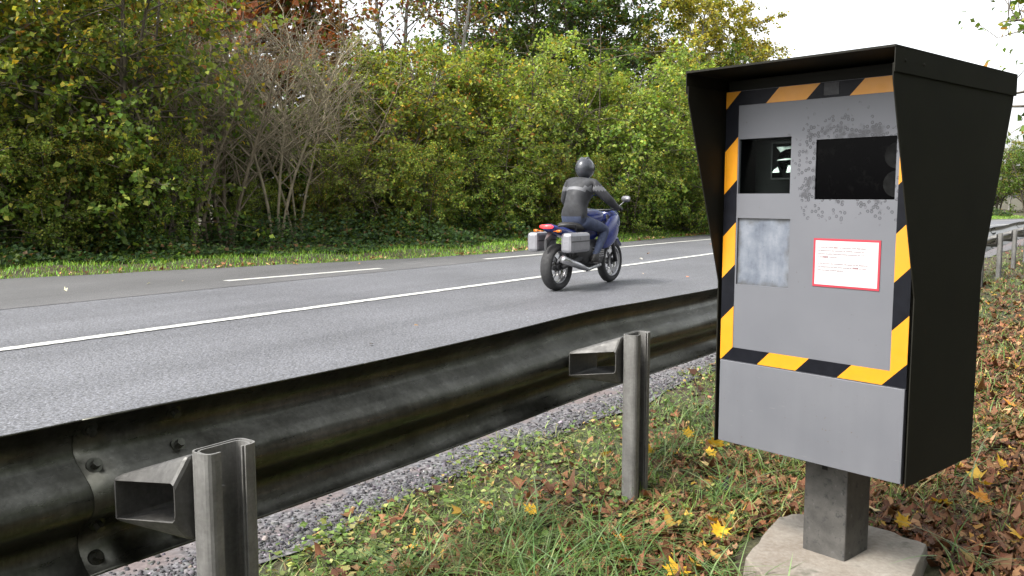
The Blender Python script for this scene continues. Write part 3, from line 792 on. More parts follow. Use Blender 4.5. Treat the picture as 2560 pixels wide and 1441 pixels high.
def near_cover():
    rng = np.random.default_rng(77)
    # grass
    x, y = near_points(70000, 3, rng)
    s, t = to_st(x, y)
    den = 0.34 + 0.42 * patch_noise(x, y, 3.1, 0.4) + 0.45 * np.clip((t - 1.3) / 1.0, 0, 1) + 0.35 * np.clip((y - 5) / 4, 0, 1) + 0.2 * np.clip((0.2 - t) / 1.0, 0, 1)
    ok = (rng.uniform(0, 1, len(x)) < den) & off_slab(x, y, 0.33); x, y, t = x[ok], y[ok], t[ok]
    n = len(x)
    L = rng.gamma(5, 0.0125, n) * (0.75 + 0.5 * (patch_noise(x, y, 2.3, 2) > 0.1)) + 0.02
    L = np.where(t > 1.9, L * 0.62, L)
    Wd = np.clip(rng.normal(0.005, 0.0014, n), 0.002, 0.009) * (1 + np.clip(y - 4, 0, 12) * 0.12)
    K = pick(rng, [(5, (0.085, 0.14, 0.028)), (3, (0.125, 0.185, 0.046)), (2.5, (0.19, 0.23, 0.08)), (1.2, (0.32, 0.28, 0.13))], n)
    C = np.stack([x, y, ground_z(x, y) - 0.005], 1)
    V, F, Kc = blades(C, rng.uniform(0, 6.28, n), L, Wd, rng.uniform(0.5, 1.5, n), K)
    tag(mesh_np('grass', V, F, M['grass'], colr=Kc), kind='stuff')
    # big arching tussocks
    tx = []; 
    for (cx, cy, m, r) in [(0.12, 2.75, 190, 0.16), (0.35, 3.0, 150, 0.15), (0.02, 3.1, 120, 0.15), (1.25, 4.6, 150, 0.2), (1.0, 4.9, 120, 0.2), (0.72, 2.55, 60, 0.1), (0.9, 3.5, 60, 0.12),
                           (0.62, 2.72, 50, 0.1), (1.72, 3.9, 110, 0.2), (2.1, 4.4, 120, 0.25), (-0.3, 2.7, 90, 0.15), (0.75, 4.1, 70, 0.15), (1.9, 5.5, 120, 0.3), (0.5, 3.7, 50, 0.1), (1.15, 3.9, 60, 0.15), (0.3, 2.5, 90, 0.15), (1.5, 2.75, 25, 0.08)]:
        tx.append(np.stack([rng.normal(cx, r * 0.6, m), rng.normal(cy, r * 0.6, m)], 1))
    T = np.concatenate(tx); ok = off_slab(T[:, 0], T[:, 1], 0.31); T = T[ok]; n = len(T)
    C = np.stack([T[:, 0], T[:, 1], ground_z(T[:, 0], T[:, 1])], 1)
    V, F, Kc = blades(C, rng.uniform(0, 6.28, n), rng.uniform(0.09, 0.26, n), rng.uniform(0.004, 0.0075, n), rng.uniform(0.8, 1.5, n),
                      pick(rng, [(5, (0.07, 0.125, 0.03)), (3, (0.1, 0.165, 0.055)), (2, (0.15, 0.2, 0.09))], n), 6)
    tag(mesh_np('tussock_grass', V, F, M['grass'], colr=Kc), kind='stuff')
    # clover and small weeds towards the gravel
    x, y = near_points(36000, 3, rng, 1.8, 14)
    s, t = to_st(x, y)
    ok = rng.uniform(0, 1, len(x)) < np.clip((t - 0.9) / 1.3, 0.05, 0.9) * (0.55 + 0.5 * patch_noise(x, y, 4, 5))
    ok &= off_slab(x, y, 0.36)
    x, y = x[ok], y[ok]; n = len(x)
    C = np.stack([x, y, ground_z(x, y) + rng.uniform(0.008, 0.045, n)], 1)
    a = rng.uniform(0, 6.28, n)
    D = unit(np.stack([np.cos(a), np.sin(a), rng.normal(0.1, 0.35, n)], 1))
    Nn = unit(np.stack([rng.normal(0, 0.35, n), rng.normal(0, 0.35, n), np.ones(n)], 1))
    L = rng.uniform(0.013, 0.034, n)
    V, F = leaf_mesh(C, D, Nn, L, L * 0.5, 0.1)
    K = pick(rng, [(5, (0.09, 0.14, 0.03)), (3, (0.14, 0.19, 0.05)), (1.6, (0.24, 0.25, 0.08)), (1, (0.3, 0.22, 0.08))], n)
    tag(mesh_np('clover', V, F, M['grass'], colr=np.repeat(K, 4, 0)), kind='stuff')
    # brown leaf litter: crumpled seven-point leaves
    x, y = near_points(120000, 3, rng, 1.7, 24)
    s, t = to_st(x, y)
    den = np.clip(1.0 - np.clip(t - 0.6, 0, 3) * 0.62, 0.05, 1) * (0.72 + 0.4 * patch_noise(x, y, 2.7, 8)) * np.where(y > 9, 0.6, 1) * np.where(t < 0.1, 0.62, 1) * 0.85
    ok = (rng.uniform(0, 1, len(x)) < den) & off_slab(x, y, 0.34); x, y = x[ok], y[ok]
    n = len(x)
    litter(rng, 'leaf_litter', x, y, rng.gamma(3.5, 0.0058, n).clip(0.007, 0.046) * (1 + np.clip(y - 5, 0, 12) * 0.05), rng.uniform(0.004, 0.032, n),
           [(5, (0.12, 0.052, 0.026)), (4, (0.17, 0.078, 0.038)), (4, (0.062, 0.029, 0.017)), (1.8, (0.26, 0.145, 0.075)), (0.6, (0.36, 0.21, 0.04))])

def litter(rng, name, x, y, R, lift, pal, zf=None):
    n = len(x); k = 9
    a0 = rng.uniform(0, 6.28, n)
    an = np.linspace(0, 2 * np.pi, k, endpoint=False)[None] + a0[:, None] + rng.normal(0, 0.12, (n, k))
    rad = R[:, None] * (0.62 + 0.5 * rng.uniform(0, 1, (n, k))) * np.where(np.arange(k) % 2 == 0, 1.12, 0.66)[None]
    X = rad * np.cos(an); Y = rad * np.sin(an) * rng.uniform(0.45, 1.0, (n, 1))
    rot = rng.uniform(0, 6.28, (n, 1)); X, Y = X * np.cos(rot) - Y * np.sin(rot), X * np.sin(rot) + Y * np.cos(rot)
    curl = rng.uniform(-0.4, 1.7, (n, 1)); ca = rng.uniform(0, 6.28, (n, 1))
    q = (X * np.cos(ca) + Y * np.sin(ca)) / R[:, None]
    Z = curl * q * q * R[:, None] * 0.8 + rng.normal(0, 0.12, (n, k)) * R[:, None]
    tx, ty = rng.normal(0, 0.28, (n, 1)), rng.normal(0, 0.28, (n, 1))
    Z = Z + X * tx + Y * ty
    z0 = (ground_z(x, y) if zf is None else zf) + lift
    rim = np.stack([X + x[:, None], Y + y[:, None], np.maximum(Z, -lift[:, None] + 0.001) + z0[:, None]], -1)
    cen = np.stack([x, y, z0], -1)[:, None]
    V = np.concatenate([cen, rim], 1).reshape(-1, 3)
    i = np.arange(n)[:, None] * (k + 1)
    F = np.stack([np.broadcast_to(i, (n, k)), i + 1 + np.arange(k)[None], i + 1 + (np.arange(k)[None] + 1) % k], -1).reshape(-1, 3)
    K = pick(rng, pal, n, 0.3)
    return tag(mesh_np(name, V, F, M['dry_leaf'], colr=np.repeat(K, k + 1, 0)), kind='stuff')
near_cover()

def pebbles():
    rng = np.random.default_rng(5)
    n = 14000
    s = 0.3 + 11 * rng.uniform(0, 1, n) ** 1.6; t = 2.40 + np.abs(rng.normal(0, 0.14, n))
    x, y = st(s, t)
    base = np.array([[1, 0, 0], [0, 1, 0], [-1, 0, 0], [0, -1, 0], [0, 0, 0.8], [0.6, 0.6, 0.5], [-0.6, 0.6, 0.5], [-0.6, -0.6, 0.5], [0.6, -0.6, 0.5]])
    f = np.array([[4, 5, 6], [4, 6, 7], [4, 7, 8], [4, 8, 5], [0, 1, 5], [1, 2, 6], [2, 3, 7], [3, 0, 8], [5, 1, 6], [6, 2, 7], [7, 3, 8], [8, 0, 5]])
    r = rng.gamma(3, 0.0013, n) + 0.0022
    V = base[None] * r[:, None, None] * rng.uniform(0.65, 1.35, (n, 9, 3))
    a = rng.uniform(0, 6.28, n); c, q = np.cos(a)[:, None], np.sin(a)[:, None]
    V = np.stack([V[..., 0] * c - V[..., 1] * q + x[:, None], V[..., 0] * q + V[..., 1] * c + y[:, None], V[..., 2]], -1).reshape(-1, 3)
    F = (f[None] + np.arange(n)[:, None, None] * 9).reshape(-1, 3)
    K = pick(rng, [(4, (0.052, 0.05, 0.054)), (3, (0.085, 0.082, 0.086)), (3, (0.027, 0.026, 0.028)), (0.5, (0.17, 0.16, 0.155))], n)
    tag(mesh_np('gravel', V, F, M['pebble'], colr=np.repeat(K, 9, 0)), kind='stuff')
pebbles()

def far_cover():
    rng = np.random.default_rng(21)
    # grass verge across the road
    n = 52000
    s = rng.uniform(-2, 60, n); w = 2.6
    t = far_edge(s) + 0.02 + w * rng.uniform(0, 1, n) ** 1.2
    x, y = st(s, t)
    ok = in_view(x, y, 2); x, y, s, t = x[ok], y[ok], s[ok], t[ok]; n = len(x)
    L = rng.uniform(0.04, 0.1, n) + 0.08 * np.clip((t - far_edge(s)) / 2, 0, 1) * rng.uniform(0.3, 1, n)
    C = np.stack([x, y, ground_z(x, y)], 1)
    K = pick(rng, [(5, (0.13, 0.27, 0.03)), (3, (0.19, 0.33, 0.04)), (1, (0.28, 0.32, 0.07))], n, 0.18)
    V, F, Kc = blades(C, rng.uniform(0, 6.28, n), L, rng.uniform(0.008, 0.018, n), rng.uniform(0.2, 1.1, n), K, 2)
    tag(mesh_np('verge_grass', V, F, M['grass'], colr=Kc), kind='stuff')
    # fallen leaves along the far kerbless edge and a few on the tarmac
    n = 600
    s = rng.uniform(0, 45, n); t = far_edge(s) + np.abs(rng.normal(0, 0.28, n)) - 0.12
    x, y = st(s, t)
    litter(rng, 'roadside_leaves', x, y, rng.uniform(0.025, 0.065, n), rng.uniform(0.02, 0.05, n), [(4, (0.26, 0.15, 0.06)), (3, (0.36, 0.26, 0.13)), (2, (0.16, 0.07, 0.03))], np.full(n, 0.01))
    n = 26
    s = rng.uniform(1, 26, n); t = rng.uniform(4.2, 12, n); x, y = st(s, t)
    litter(rng, 'leaves_on_road', x, y, rng.uniform(0.02, 0.04, n), rng.uniform(0.012, 0.02, n), [(1, (0.5, 0.42, 0.3)), (1, (0.3, 0.16, 0.08))], np.full(n, 0.012))
    # brambles and ivy under the shrubs
    n = 90000
    s = rng.uniform(-2, 60, n); dpt = rng.uniform(0, 1, n) ** 1.5 * 5.5
    t = far_edge(s) + 1.2 + 0.25 * np.sin(s * 1.9) + dpt
    hmax = (0.14 + 0.5 * np.clip(dpt / 1.6, 0, 1)) * (0.3 + 0.9 * np.clip(np.sin(s * 1.3 + 2 * np.sin(s * 0.7) + dpt) * 0.5 + 0.5 + 0.35 * np.sin(s * 4.7 + dpt * 3), 0, 1.3))
    x, y = st(s, t); ok = in_view(x, y, 2); x, y, hmax = x[ok], y[ok], hmax[ok]; n = len(x)
    C = np.stack([x, y, ground_z(x, y) + hmax * rng.uniform(0.05, 1, n) ** 0.7], 1)
    a = rng.uniform(0, 6.28, n)
    D = unit(np.stack([np.cos(a), np.sin(a), rng.normal(-0.2, 0.4, n)], 1))
    Nn = unit(np.stack([rng.normal(0, 0.6, n), rng.normal(-0.3, 0.6, n), np.ones(n)], 1))
    L = rng.uniform(0.05, 0.12, n)
    V, F = leaf_mesh(C, D, Nn, L, L * 0.42)
    K = pick(rng, [(5, (0.03, 0.06, 0.02)), (3, (0.05, 0.09, 0.028)), (1.5, (0.09, 0.14, 0.03)), (0.8, (0.12, 0.07, 0.03))], n)
    tag(mesh_np('undergrowth', V, F, M['leaf'], colr=np.repeat(K, 4, 0)), kind='stuff')
far_cover()

# yellow maple leaves that lie on top of the litter, one object each
MAPLE = [(0, -0.95), (0.07, -0.42), (0.42, -0.55), (0.36, -0.3), (0.85, -0.22), (0.62, 0.02), (0.98, 0.42), (0.52, 0.36), (0.5, 0.62), (0.24, 0.5), (0, 1.05),
         (-0.24, 0.5), (-0.5, 0.62), (-0.52, 0.36), (-0.98, 0.42), (-0.62, 0.02), (-0.85, -0.22), (-0.36, -0.3), (-0.42, -0.55), (-0.07, -0.42)]
def mat_maple(name, a, b):
    t = NT(name); v = t.pos()
    n = t.noise(v, 25, 4); c = t.ramp(n, [(0.35, a), (0.62, a), (0.8, b)])
    t.set(Base_Color=c, Roughness=0.5)
    tr = t.n('BsdfTranslucent'); t.l(c, tr.inputs[0]); mx = t.n('MixShader'); mx.inputs[0].default_value = 0.2
    t.l(t.p.outputs[0], mx.inputs[1]); t.l(tr.outputs[0], mx.inputs[2]); t.l(mx.outputs[0], t.out.inputs['Surface']); return t.m
M['leaf_yellow'] = mat_maple('leaf_yellow', (0.62, 0.36, 0.02), (0.42, 0.17, 0.03))
M['leaf_orange'] = mat_maple('leaf_orange', (0.55, 0.22, 0.02), (0.28, 0.09, 0.02))
M['leaf_pale'] = mat_maple('leaf_pale', (0.62, 0.46, 0.2), (0.4, 0.2, 0.07))
def maple_leaf(x, y, r, rz, mat, label, tilt=(0, 0)):
    r = r * 1.25
    rng = np.random.default_rng(int(abs(x * 7919 + y * 104729) * 10) % 99991)
    P = np.array(MAPLE) * r * rng.uniform(0.88, 1.1, (len(MAPLE), 1)); P[:, 0] *= rng.uniform(0.75, 1)
    ca = rng.uniform(0, 3.1); q = (P[:, 0] * math.cos(ca) + P[:, 1] * math.sin(ca)) / r
    Z = 0.35 * r * q * q * rng.uniform(0.2, 1.2) + rng.normal(0, 0.05 * r, len(P))
    mid = P * 0.45; ZM = Z * 0.3 + 0.03 * r
    V = [(0, 0, 0)] + [(p[0], p[1], z) for p, z in zip(mid, ZM)] + [(p[0], p[1], z) for p, z in zip(P, Z)]
    n = len(P); F3 = [(0, 1 + i, 1 + (i + 1) % n) for i in range(n)]
    F4 = [(1 + i, 1 + n + i, 1 + n + (i + 1) % n, 1 + (i + 1) % n) for i in range(n)]
    stalk = Vector((0, -0.95 * r, Z[0])); b = len(V)
    V += [tuple(stalk + Vector((0.0015, 0, 0))), tuple(stalk - Vector((0.0015, 0, 0))), (0.012, -1.6 * r, 0.01), (0.009, -1.6 * r, 0.01)]
    F4.append((b, b + 1, b + 3, b + 2))
    o = mesh_np('maple_leaf', np.array(V), [np.array(F3), np.array(F4)], M[mat], smooth=True)
    o.location = (x, y, float(ground_z(np.float64(x), np.float64(y))) + 0.042); o.rotation_euler = (tilt[0], tilt[1], rz)
    return tag(o, label, 'leaf', 'fallen maple leaves on the litter')
def gp(px, py, z=0.03):
    X, Y = (px - 1280) / FPX, (py - 720.5) / FPX
    cp, sp = math.cos(PITCH), math.sin(PITCH)
    d = (X, cp - Y * sp, -sp - Y * cp)
    k = (z - CAM_H) / d[2]
    return d[0] * k, d[1] * k
for (px, py, r, rz, m, lab, ti) in [
    (1695, 1415, 0.048, 0.4, 'leaf_yellow', 'large yellow maple leaf at the bottom edge, left of the concrete slab', (0.3, 0.1)),
    (1740, 1400, 0.035, 2.2, 'leaf_yellow', 'smaller yellow maple leaf overlapping the large one left of the slab', (0.5, -0.2)),
    (1470, 1410, 0.036, 1.2, 'leaf_pale', 'cream maple leaf standing on edge near the bottom, left of the yellow pair', (0.9, 0.3)),
    (1800, 1335, 0.04, 0.1, 'leaf_yellow', 'yellow maple leaf right against the left rim of the concrete slab', (0.6, 0.2)),
    (1785, 1310, 0.035, 2.9, 'leaf_orange', 'orange-yellow maple leaf just behind the leaf at the slab rim', (0.5, -0.4)),
    (1570, 1385, 0.034, 2.0, 'leaf_orange', 'orange leaf in the litter below the far guardrail post', (0.3, 0.5)),
    (1548, 1338, 0.026, 0.9, 'leaf_orange', 'small orange leaf right below the foot of the far guardrail post', (0.5, 0.1)),
    (1330, 1283, 0.036, 0.9, 'leaf_yellow', 'yellow leaf beside the big grass tussock', (0.4, -0.3)),
    (1790, 1122, 0.045, 2.5, 'leaf_yellow', 'bright yellow leaf close under the lower left corner of the camera box', (0.9, 0.2)),
    (1776, 1143, 0.036, 0.2, 'leaf_yellow', 'yellow leaf half folded, second below the camera box corner', (0.5, 0.3)),
    (1768, 1165, 0.03, 1.3, 'leaf_pale', 'cream leaf under the two yellow ones by the camera box', (0.3, 0.0)),
    (1625, 1135, 0.036, 2.7, 'leaf_yellow', 'yellow-green leaf just right of the far guardrail post', (0.8, 0.0)),
    (1720, 1092, 0.03, 0.2, 'leaf_yellow', 'yellow leaf in the grass between far post and camera box', (1.1, 0.2)),
    (1790, 1200, 0.036, 1.9, 'leaf_orange', 'rust-orange leaf in the litter left of the steel column', (0.4, 0.2)),
    (2510, 1165, 0.048, 0.6, 'leaf_yellow', 'large star-shaped yellow leaf near the right edge', (0.7, 0.1)),
    (2355, 1258, 0.05, 2.0, 'leaf_yellow', 'big yellow leaf lying flat right of the camera box', (0.5, 0.4)),
    (2460, 1245, 0.05, 1.1, 'leaf_orange', 'wide orange-yellow leaf between the star-shaped leaf and the flat one', (0.5, -0.3)),
    (2470, 1210, 0.036, 2.4, 'leaf_yellow', 'mottled yellow leaf below the star-shaped leaf', (0.4, 0.2)),
    (2180, 1285, 0.042, 1.6, 'leaf_pale', 'cream leaf just behind the right side of the steel column', (0.4, 0.1)),
    (2258, 1325, 0.036, 0.3, 'leaf_yellow', 'deep yellow leaf at the back rim of the concrete slab', (0.9, -0.2)),
    (2290, 1228, 0.032, 2.2, 'leaf_pale', 'pale leaf under the rear lower corner of the camera box', (0.4, 0.3)),
    (2545, 1350, 0.046, 0.9, 'leaf_yellow', 'yellow leaf at the right edge below the others', (0.5, 0.2)),
    (2430, 1420, 0.05, 1.5, 'leaf_pale', 'curled cream leaf at the lower right, beyond the slab corner', (0.8, 0.5)),
    (2450, 1380, 0.042, 2.6, 'leaf_orange', 'amber leaf right of the slab corner', (0.3, -0.2)),
    (2530, 1020, 0.05, 0.7, 'leaf_orange', 'orange leaf far back at the right edge', (0.5, 0.2))]:
    x, y = gp(px, py); maple_leaf(x, y, r, rz, m, lab, ti)

# ------------------------------------------------------------------ guardrail
RAIL_T, RAIL_Z = 1.93, 0.558
def rail_z(s): return RAIL_Z + 0.006 * np.sin(s * 1.9 + 0.6) - 0.012 * np.clip((s - 3.0) / 1.5, 0, 1) + 0.005 * np.exp(-((s - 3.35) / 0.4) ** 2)
PROF = [(0.187, -0.004), (0.184, 0.002), (0.168, 0.022), (0.145, 0.040), (0.122, 0.049), (0.10, 0.047), (0.08, 0.034), (0.055, 0.002), (0.036, -0.022), (0.018, -0.034), (0, -0.037)]
PROF = PROF + [(-a, b) for a, b in PROF[-2::-1]]
def guardrail():
    g = empty('guardrail', (*st(0.0, 1.66), 0.0))
    tag(g, 'grey galvanised steel guardrail running between the grass verge and the road', 'guardrail')
    ox, oy = g.location.x, g.location.y
    joints = [-3.0, 1.02, 5.02, 9.02, 13.02, 17.02, 21.02, 25.02, 29.02, 33.02, 37.02]
    for a, b in zip(joints[:-1], joints[1:]):
        s = np.linspace(a, b + 0.3, 36)
        V = []
        for k, ss in enumerate(s):
            lap = 0.005 if ss > b - 0.02 else 0.0
            for (h, q) in PROF:
                dent = 0.010 * math.exp(-((ss - 3.35) / 0.35) ** 2) * max(0, h / 0.187) ** 2
                x, y = st(ss, RAIL_T + q + lap + dent + 0.004 * math.sin(ss * 2.7))
                V.append((x - ox, y - oy, float(rail_z(ss)) + h))
        m = len(PROF); i = (np.arange(len(s) - 1)[:, None] * m + np.arange(m - 1)[None]).ravel()
        o = mesh_np('beam', np.array(V), np.stack([i, i + 1, i + 1 + m, i + m], 1), M['rail_steel'], g, smooth=True)
        md = o.modifiers.new('thickness', 'SOLIDIFY'); md.thickness = 0.0035; md.offset = 0
    def frame(s0):
        """matrix: local x along the rail, local y across towards the road"""
        x, y = st(s0, 1.66); x1, y1 = st(s0 + 0.1, 1.66)
        return Matrix.Translation((float(x) - ox, float(y) - oy, 0)) @ Matrix.Rotation(math.atan2(float(y1 - y), float(x1 - x)), 4, 'Z')
    def cpath(w, fl, lip, r=0.017):
        arc = lambda cx, cy, a0: [(cx + r * math.cos(a0 - math.pi / 2 * k / 4), cy + r * math.sin(a0 - math.pi / 2 * k / 4)) for k in range(5)]
        return [(lip, -fl)] + arc(r, -fl + r, -math.pi / 2) + arc(r, -r, math.pi) + arc(w - r, -r, math.pi / 2) + arc(w - r, -fl + r, 0) + [(w - lip, -fl)]
    post = None
    for k in range(-2, 17):
        s0 = 1.113 + 2.0 * k
        if post is None:
            mb = MB()
            for (dx, dy, w, fl, lip) in [(0, 0, 0.132, 0.062, 0.034), (0.008, -0.007, 0.116, 0.048, 0.03)]:
                p = [(a + dx, b + dy) for a, b in cpath(w, fl, lip)]
                n = len(p)
                mb.add([(a, b, -0.35) for a, b in p] + [(a, b, 0.70 - (0.0 if dx == 0 else 0.002)) for a, b in p], [(i, i + 1, n + i + 1, n + i) for i in range(n - 1)])
            post = mb.build('post', M['post_steel'], g, solid=0.0045)
            sp = MB()
            zb0, zb1, tb = 0.505, 0.612, 0.222
            a0, a1 = -0.045, 0.175       # along the rail
            pl = {'bl0': (a0, tb, zb0), 'bl1': (a0, tb, zb1), 'br0': (a1, tb, zb0), 'br1': (a1, tb, zb1),
                  'll': (-0.035, 0.012, 0.545), 'lh': (-0.035, 0.012, 0.632), 'l0': (0.0, 0.006, 0.495), 'l1': (0.0, 0.006, 0.688),
                  'rl': (0.165, 0.012, 0.545), 'rh': (0.165, 0.012, 0.632), 'r0': (0.132, 0.006, 0.495), 'r1': (0.132, 0.006, 0.688)}
            ks = list(pl)
            ix = lambda *q: [ks.index(z) for z in q]
            sp.add([pl[q] for q in ks], [ix('bl0', 'bl1', 'br1', 'br0'), ix('bl1', 'lh', 'l1'), ix('bl1', 'l1', 'r1', 'br1'), ix('br1', 'r1', 'rh'),
                                         ix('bl0', 'l0', 'll'), ix('bl0', 'br0', 'r0', 'l0'), ix('br0', 'rl', 'r0'),
                                         ix('ll', 'l0', 'r0', 'rl', 'rh', 'r1', 'l1', 'lh')])
            spacer = sp.build('spacer', M['spacer_steel'], post, bevel=0.009)
            md = spacer.modifiers.new('thickness', 'SOLIDIFY'); md.thickness = 0.004; md.offset = 0
            bm_ = MB(); bm_.lathe([(0, 0), (0.009, 0), (0.009, -0.012), (0, -0.012)], (0.066, -0.012, 0.6), 'y', 6); bm_.lathe([(0, 0), (0.015, 0), (0.015, -0.004), (0, -0.004)], (0.066, -0.0075, 0.6), 'y', 16)
            bolt = bm_.build('bolt', M['post_steel'], post)
            o = post
        else:
            o = post.copy(); col.objects.link(o); o.parent = g
            for ch in (spacer, bolt):
                c = ch.copy(); col.objects.link(c); c.parent = o
        o.matrix_local = frame(s0)
    bolt = None
    for j in joints[1:6]:
        for ds in (0.03, 0.25):
            for (h, q) in ((0.158, 0.030), (0.068, 0.017), (-0.068, 0.017), (-0.158, 0.030)):
                s = j + ds
                x, y = st(s, RAIL_T + q)
                if bolt is None:
                    mb = MB(); mb.lathe([(0, 0), (0.011, 0), (0.011, -0.021), (0, -0.021)], (0, -0.003, 0), 'y', 6); mb.lathe([(0, 0), (0.019, 0), (0.019, -0.006), (0, -0.006)], (0, 0, 0), 'y', 16)
                    bolt = mb.build('bolt', M['rail_steel'], g); o = bolt
                else:
                    o = bolt.copy(); col.objects.link(o); o.parent = g
                o.location = (float(x) - ox, float(y) - oy, float(rail_z(s)) + h)
                o.rotation_euler = (0.5 if q > 0.02 and h > 0 else -0.5 if q > 0.02 else (-0.6 if h > 0 else 0.6), 0, math.pi / 2 - TH)
guardrail()

# ------------------------------------------------------------------ speed camera cabinet
A = 0.8481
KB = 1.175
e1 = np.array([math.cos(A), -math.sin(A)]); e2 = np.array([math.sin(A), math.cos(A)])
D2 = 0.231
base = np.array([0.7752, 2.2679]) * KB + e2 * D2
def clip_half(poly, a, b, c):
    """keep a*x + b*z <= c"""
    out = []
    for i in range(len(poly)):
        p, q = poly[i], poly[(i + 1) % len(poly)]
        fp, fq = a * p[0] + b * p[1] - c, a * q[0] + b * q[1] - c
        if fp <= 0: out.append(p)
        if (fp < 0 < fq) or (fq < 0 < fp):
            k = fp / (fp - fq); out.append((p[0] + (q[0] - p[0]) * k, p[1] + (q[1] - p[1]) * k))
    return out

def speed_camera():
    r = empty('speed_camera', (base[0], base[1], 0.0), -A)
    tag(r, 'dark hooded roadside speed camera with grey face and yellow-black hazard border on a steel column', 'speed camera')
    W2 = 0.314; yf = -D2
    Z0, Z1 = 0.432, 1.646
    # column
    mb = MB(); mb.box((-0.075, -0.08, 0.05), (0.075, 0.08, 0.45)); o = mb.build('column', M['column'], r, bevel=0.006)
    mb = MB(); mb.box((-0.012, -0.0835, 0.37), (0.006, -0.0805, 0.425)); mb.build('column_slot', M['black'], r)
    # cabinet body behind the face
    mb = MB(); mb.box((-W2, yf + 0.10, Z0), (W2, D2, 1.60)); mb.box((-W2, yf + 0.012, 1.595), (W2, yf + 0.10, 1.63)); mb.box((-W2, yf + 0.012, Z0), (W2, yf + 0.099, 0.60))
    mb.box((-W2, yf + 0.012, 0.6), (-W2 + 0.02, yf + 0.099, 1.594)); mb.box((W2 - 0.02, yf + 0.012, 0.6), (W2, yf + 0.099, 1.594))
    mb.build('cabinet', M['hood'], r)
    # side panels of the hood: front and rear edges flare out towards the roof
    prof = [(-0.192, 1.60), (-0.19, 1.56), (-0.006, 0.975), (-0.006, Z0 - 0.004), (0.458, Z0 - 0.004), (0.461, 1.02), (0.64, 1.555), (0.648, 1.60)]
    for sgn in (-1, 1):
        mb = MB(); x = sgn * (W2 + 0.012)
        mb.prism([(w + yf, z) for w, z in prof], 0, x - 0.002, x + 0.002)
        mb.build('side_panel', M['hood'], r, bevel=0.001)
    # roof cap with turned-down hem
    mb = MB(); xo = W2 + 0.018; y0, y1 = yf - 0.196, yf + 0.655
    mb.box((-xo, y0, 1.640), (xo, y1, 1.646))
    mb.box((xo - 0.0025, y0 + 0.002, 1.578), (xo, y1, 1.6395)); mb.box((-xo, y0 + 0.002, 1.578), (-xo + 0.0025, y1, 1.6395)); mb.box((-xo + 0.003, y1 - 0.003, 1.578), (xo - 0.003, y1, 1.6395))
    roof = mb.build('roof', M['hood'], r)
    mb = MB()
    for q in (0.06, 0.17): mb.lathe([(0, 0), (0.005, 0), (0.004, 0.0025), (0, 0.003)], (xo, y0 + q, 1.61), 'x', 10)
    mb.build('rivet', M['hood'], roof)
    # grey face with three openings
    XI = 0.266
    wins = [(-0.262, -0.074, 1.266, 1.441), (0.010, 0.256, 1.248, 1.427), (-0.2605, -0.069, 0.970, 1.187)]
    xs = sorted({-W2, W2} | {w[0] for w in wins} | {w[1] for w in wins}); zs = sorted({0.712, 1.595} | {w[2] for w in wins} | {w[3] for w in wins})
    mb = MB()
    for i in range(len(xs) - 1):
        for j in range(len(zs) - 1):
            cx, cz = (xs[i] + xs[i + 1]) / 2, (zs[j] + zs[j + 1]) / 2
            if any(w[0] < cx < w[1] and w[2] < cz < w[3] for w in wins): continue
            mb.add([(xs[i], yf, zs[j]), (xs[i + 1], yf, zs[j]), (xs[i + 1], yf, zs[j + 1]), (xs[i], yf, zs[j + 1])], [(0, 1, 2, 3)])
    for (x0, x1, z0, z1) in wins:      # reveals
        mb.add([(x0, yf, z0), (x1, yf, z0), (x1, yf, z1), (x0, yf, z1), (x0, yf + 0.012, z0), (x1, yf + 0.012, z0), (x1, yf + 0.012, z1), (x0, yf + 0.012, z1)],
               [(0, 4, 5, 1), (1, 5, 6, 2), (2, 6, 7, 3), (3, 7, 4, 0)])
    face = mb.build('front_panel', M['panel'], r)
    mb = MB(); mb.box((-W2 + 0.002, yf - 0.004, Z0 + 0.002), (W2 - 0.002, yf + 0.006, 0.711)); mb.build('lower_panel', M['lower_panel'], r, bevel=0.0015)
    mb = MB(); mb.box((-W2 + 0.0, yf + 0.007, Z0), (W2, yf + 0.0115, 0.711)); mb.build('panel_back', M['black'], r)
    # camera window: recess, lens unit, clear pane
    x0, x1, z0, z1 = wins[0]
    mb = MB(); d = yf + 0.095
    mb.add([(x0, yf + 0.013, z0), (x1, yf + 0.013, z0), (x1, yf + 0.013, z1), (x0, yf + 0.013, z1), (x0, d, z0), (x1, d, z0), (x1, d, z1), (x0, d, z1)],
           [(0, 1, 5, 4), (1, 2, 6, 5), (2, 3, 7, 6), (3, 0, 4, 7), (4, 5, 6, 7)])
    rec = mb.build('camera_window', M['black'], r)
    mb = MB(); lx0, lx1, lz0, lz1 = -0.165, -0.076, 1.315, 1.425
    mb.box((lx0, d - 0.06, lz0), (lx0 + 0.004, d - 0.002, lz1)); mb.box((lx0, d - 0.06, lz0 - 0.004), (lx1, d - 0.002, lz0)); mb.box((lx0, d - 0.06, lz1), (lx1, d - 0.002, lz1 + 0.004))
    mb.build('lens_housing', M['dark_plastic'], rec)
    mb = MB(); mb.lathe([(0.0, 0.0), (0.012, 0.002), (0.028, 0.012), (0.034, 0.03), (0.036, 0.03), (0.036, -0.004), (0, -0.004)], (-0.108, d - 0.05, 1.372), 'y', 28)
    mb.build('lens', M['dark_glass'], rec, smooth=True)
    mb = MB()
    ax, bx_ = Vector((0.99, 0.143, 0)), Vector((-0.055, 0.39, 0.917))
